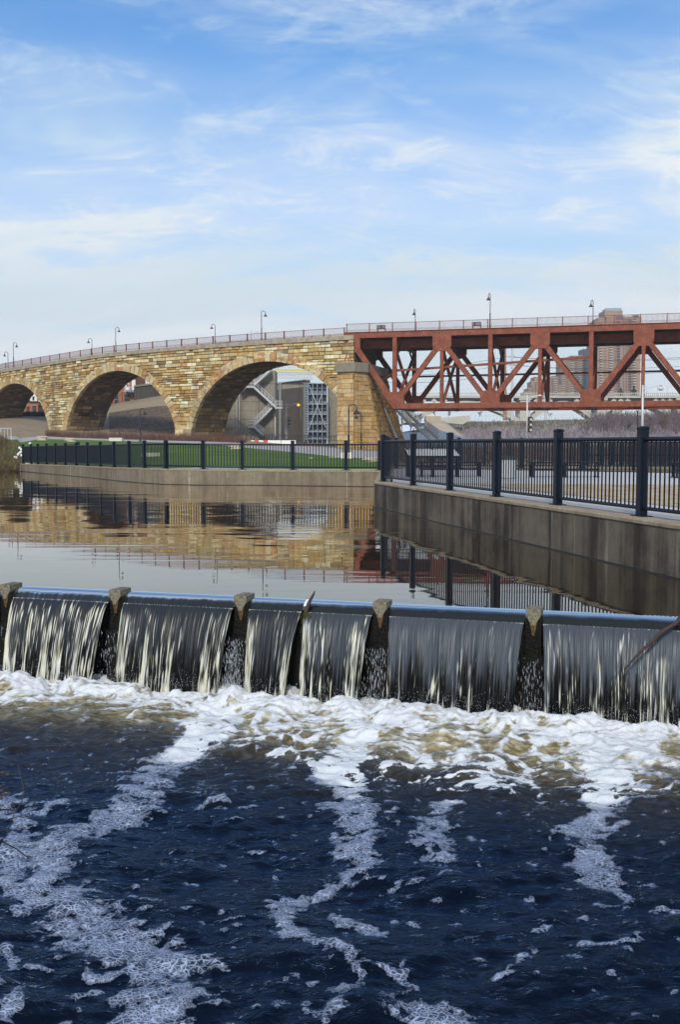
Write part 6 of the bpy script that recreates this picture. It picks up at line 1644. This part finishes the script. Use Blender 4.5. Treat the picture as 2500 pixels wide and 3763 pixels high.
# evergreens in front of the tower
M['pine'] = simple('dark pine needles', (0.022, 0.042, 0.022), 0.95, 0.5, .3, col2=(0.045, 0.065, 0.03))
def pine(x, y0, y1, wpx, Y, seed, label):
    r_ = random.Random(seed); b = at(x, y1, Y); top = at(x, y0, Y); H_ = top.z-b.z; R_ = wpx/2*Y/FPX; t = thing('pine_tree', b, label, 'tree', 'dark evergreens at the foot of the tower')
    q = MB(); q.tube([b, top], [.35, .05], 6); q.build('trunk', M['branch'], t); q = MB()
    for k in range(2600):
        f = r_.random()**.8; rr_ = R_*(1-f**1.6)*(.55+.45*math.sin(f*23+seed))*r_.uniform(.4, 1.1)+.2; a = r_.uniform(0, 6.283)
        c = Vector((b.x+rr_*math.cos(a), b.y+rr_*math.sin(a), b.z+f*H_)); s_ = R_*.09
        d1 = Vector((r_.uniform(-1, 1), r_.uniform(-1, 1), r_.uniform(-.6, .3))).normalized()*s_; d2 = Vector((r_.uniform(-1, 1), r_.uniform(-1, 1), r_.uniform(-1, 1))).normalized()*s_*.6
        q.poly([c-d1, c+d2, c+d1, c-d2])
    q.build('crown', M['pine'], t)
pine(2283, 1427, 1482, 46, 560, 3, 'dark broad pine at the foot of the tower, left one'); pine(2331, 1418, 1482, 44, 570, 4, 'dark pine at the foot of the tower, taller right one')

# bare trees and thickets on the far shore
def far_tree(x, yb, yt, Y, seed, label, mat, spread=.8, depth=4, group='leafless trees on the far bank', multi=1, thin=2.2):
    b = at(x, yb, Y); H_ = at(x, yt, Y).z-b.z; return bare_tree(b, H_*1.05, spread, seed, label, mat, group, depth, trunk=H_*.018, thin=thin*Y/250, multi=multi)
far_tree(1545, 1562, 1512, 262, 1, 'leafless dark tree just left of the beige wing wall', M['brown_twig'])
far_tree(1525, 1562, 1520, 275, 2, 'small leafless tree leaning beside the gangway stairs', M['brown_twig'])
far_tree(1600, 1532, 1508, 300, 3, 'leafless tree above the beige wing wall block', M['purple_twig'])
far_tree(1650, 1540, 1508, 300, 4, 'leafless tree behind the pale concrete wall', M['purple_twig'])
far_tree(1760, 1545, 1510, 310, 5, 'leafless tree behind the left end of the chain link fence', M['purple_twig'])
far_tree(2020, 1545, 1512, 315, 6, 'leafless tree under the second arch of the far bridge', M['purple_twig'])
far_tree(2300, 1590, 1512, 240, 7, 'wide pinkish leafless tree right of the far bridge pier', M['purple_twig'], 1.0, multi=3)
far_tree(2395, 1595, 1520, 235, 8, 'leafless tree beside the tall grey street light', M['purple_twig'], 1.0, multi=3)
far_tree(2440, 1598, 1505, 232, 9, 'leafless tree with pale limbs near the right picture edge', M['brown_twig'], .9, multi=2)
far_tree(2490, 1598, 1500, 236, 10, 'leafless tree cut by the right picture edge', M['purple_twig'], .9, multi=2)
far_tree(2150, 1600, 1545, 230, 11, 'pinkish leafless tree low on the bank below the third gusset', M['purple_twig'], 1.0, multi=3)
far_tree(2240, 1603, 1535, 228, 12, 'pinkish leafless tree low on the bank left of the tall near post', M['purple_twig'], 1.0, multi=3)
M['mist_twig'] = simple('misty lavender thicket', (0.36, 0.31, 0.34), 0.95, 0.3, .3, col2=(0.27, 0.22, 0.24))  # far mist put into the twig colour as extra paleness
def thick(x0, x1, y0, y1, Y0, Y1):
    def f(r_):
        x = r_.uniform(x0, x1); Y = r_.uniform(Y0, Y1); t_ = (Y-215)/75; yt = np.interp(x, bx, by); z = -.5+(at(x, yt, 290).z+.5)*t_
        return (X_at(x, Y, z), Y, z)
    return f
twig_field('thicket', 'pale lavender leafless thicket covering the lower far bank', thick(1690, 2560, 0, 0, 218, 250), M['mist_twig'], 1.2, 3.2, 6000, .07, 51, 1.1)
twig_field('undergrowth', 'darker leafless brush on the upper far bank at the right', thick(2180, 2560, 0, 0, 240, 288), M['purple_twig'], 1.5, 4.0, 3800, .07, 52, 1.0)
twig_field('undergrowth', 'patchy brown brush on the far bank above the spillway', thick(1640, 2180, 0, 0, 235, 285), M['brown_twig'], .5, 1.6, 1800, .06, 53, 1.0)
def ug(r_):
    r = r_.uniform(.05, .40); Y = r_.uniform(46, 120); return (r*Y, Y, ground(r, Y))
twig_field('undergrowth', 'brown brush on the low ground beyond the plaza fence', ug, M['brown_twig'], .3, 1.0, 7000, .025, 54, .9)

# poles, signals and wires on the right
Y = 118; p = at(1939, 1640, Y); t = thing('street_light', p, 'thin grey street light pole beside the brown traffic signal', 'street light')
q = MB(); q.tube([p, at(1939, 1452, Y)], [.13, .08], 8); q.build('pole', M['galv'], t, smooth=True)
q = MB(); q.tube([at(1939, 1462, Y), at(1960, 1456, Y), at(1982, 1452, Y)], .05, 6); q.tube([at(1940, 1478, Y), at(1965, 1458, Y)], .035, 6); q.build('arm', M['galv'], t)
q = MB(); c = at(1986, 1455, Y); q.lathe((c.x, c.y, c.z-.1), [(.12, 0), (.26, .08), (.26, .14), (.1, .26)], 10); q.build('lamp_head', M['galv'], t)
M['signal_brown'] = simple('brown signal housing', (0.07, 0.035, 0.02), 0.5, 0.2, 4)
signal('traffic_signal', 1948.5, 1531, 1589, Y-.5, .42, 'brown three lens traffic signal on the grey pole, facing right', M['signal_brown'], .5)
Y = 104; p = at(2362, 1640, Y); t = thing('street_light', p, 'tall grey street light with a long braced arm and round head at the right', 'street light')
q = MB(); q.tube([p, at(2364.5, 1415, Y)], [.17, .09], 8); q.build('pole', M['galv'], t, smooth=True)
q = MB(); q.tube([at(2364, 1429, Y), at(2395, 1421, Y), at(2432, 1414, Y)], .055, 6); q.tube([at(2365, 1447, Y), at(2385, 1436, Y), at(2405, 1421, Y)], .045, 6); q.build('arm', M['galv'], t)
q = MB(); c = at(2431, 1430, Y); q.lathe((c.x, c.y, c.z-.16), [(.12, 0), (.22, .06), (.27, .2), (.27, .26), (.1, .34), (.1, .5), (.14, .52), (.12, .62)], 12); q.build('lamp_head', M['galv'], t, smooth=True)
Y = 112; q = MB(); p = at(2345, 1640, Y); q.tube([p, at(2345, 1512, Y)], .07, 6); q.box(tuple(at(2345, 1512, Y)), .3, .12, .1)
tag(q.build('pole', M['branch'], origin=p), 'thin dark pole left of the tall grey street light', 'pole')
for x, w_, lb in ((1857, .42, 'rust streaked transmission pole behind the truss, left of two'), (1884, .36, 'pale transmission pole behind the truss, right of two'), (2006, .3, 'thin pale transmission pole hidden behind the third truss vertical')):
    Y = 300; p = at(x, 1545, Y); t = thing('power_pole', p, lb, 'power pole', 'transmission poles behind the truss')
    q = MB(); q.tube([p, at(x, 1262, Y)], [w_*1.4, w_*.8], 8); q.build('pole', M['wood_pole'] if x == 1857 else M['galv'], t)
    for y in (1311, 1340, 1372): q = MB(); q.bar(at(x-11, y, Y), at(x+11, y, Y), .18, .18); q.build('crossarm', M['wood_pole'], t)
for k, (xa, ya, xb, yb_) in enumerate([(1300, 1352, 1857, 1311), (1857, 1311, 2700, 1296), (1300, 1372, 1857, 1340), (1857, 1340, 2700, 1330), (1300, 1398, 1857, 1372), (1857, 1372, 2700, 1342), (1884, 1311, 2700, 1302), (1884, 1340, 2700, 1345)]):
    Y = 300; a = at(xa, ya, Y); b = at(xb, yb_, Y); q = MB(); pts = [a.lerp(b, f/12)-Vector((0, 0, 1.6*4*(f/12)*(1-f/12))) for f in range(13)]
    q.tube(pts, .045, 4, False); tag(q.build('power_line', M['dark_and_shaded_steel'], origin=a), ['top', 'topmost right hand', 'second', 'second right hand', 'third', 'third right hand', 'upper crossing', 'lower crossing'][k]+' thin power line strung behind the truss', 'power line', 'power lines behind the truss')

# twigs hanging in at the lower left
t = thing('twigs', at(-60, 3200, 3.6), 'thin dark twigs with a few brown leaves reaching in at the lower left edge', 'branch')
q = MB(); Yt = 3.7
for pl, r0 in (([(-40, 3080), (0, 3090), (60, 3120), (105, 3155)], .0035), ([(-40, 3040), (0, 3020), (50, 3005), (110, 2988)], .0028), ([(-30, 3056), (20, 3053), (44, 3025), (50, 2985), (54, 2955)], .003), ([(-30, 2980), (10, 2975), (60, 2977), (80, 2945), (86, 2900), (75, 2855), (64, 2810)], .003), ([(-30, 2915), (0, 2908), (30, 2898)], .003)):
    pts = [at(x, y, Yt*(1+.02*i)) for i, (x, y) in enumerate(pl)]; q.tube(pts, [r0*(1-.7*i/len(pts)) for i in range(len(pts))], 5)
q.build('branch', M['branch'], t)
M['dead_leaf'] = simple('dead brown leaf', (0.05, 0.026, 0.018), 0.8, 0.3, 30)
for k, (x, y) in enumerate(((5, 2838), (25, 2845), (2, 2905), (12, 2917), (30, 2915), (4, 2935), (-4, 2890))):
    q = MB(); c = at(x, y, Yt); r_ = random.Random(k); s_ = .010; q.poly([c+Vector((-s_, 0, 0)), c+Vector((0, -.004, -s_*.4)), c+Vector((s_, .006, 0)), c+Vector((0, .004, s_*.5))]); q.build('leaf', M['dead_leaf'], t)

# ================================================================ AIR
q = MB(); q.hexa([(-1200, -30, -4), (1200, -30, -4), (1200, 1300, -4), (-1200, 1300, -4)], [(-1200, -30, 170), (1200, -30, 170), (1200, 1300, 170), (-1200, 1300, 170)])
mh, th_ = newmat('haze'); pv = th_.n('ShaderNodeVolumePrincipled'); pv.inputs['Color'].default_value = (0.95, 0.96, 1.0, 1); pv.inputs['Density'].default_value = 0.00028; pv.inputs['Anisotropy'].default_value = 0.2
oo_ = th_.n('ShaderNodeOutputMaterial'); th_.l(pv.outputs[0], oo_.inputs['Volume'])
tag(q.build('haze', mh), 'thin pale haze over the river', None, None, 'stuff')
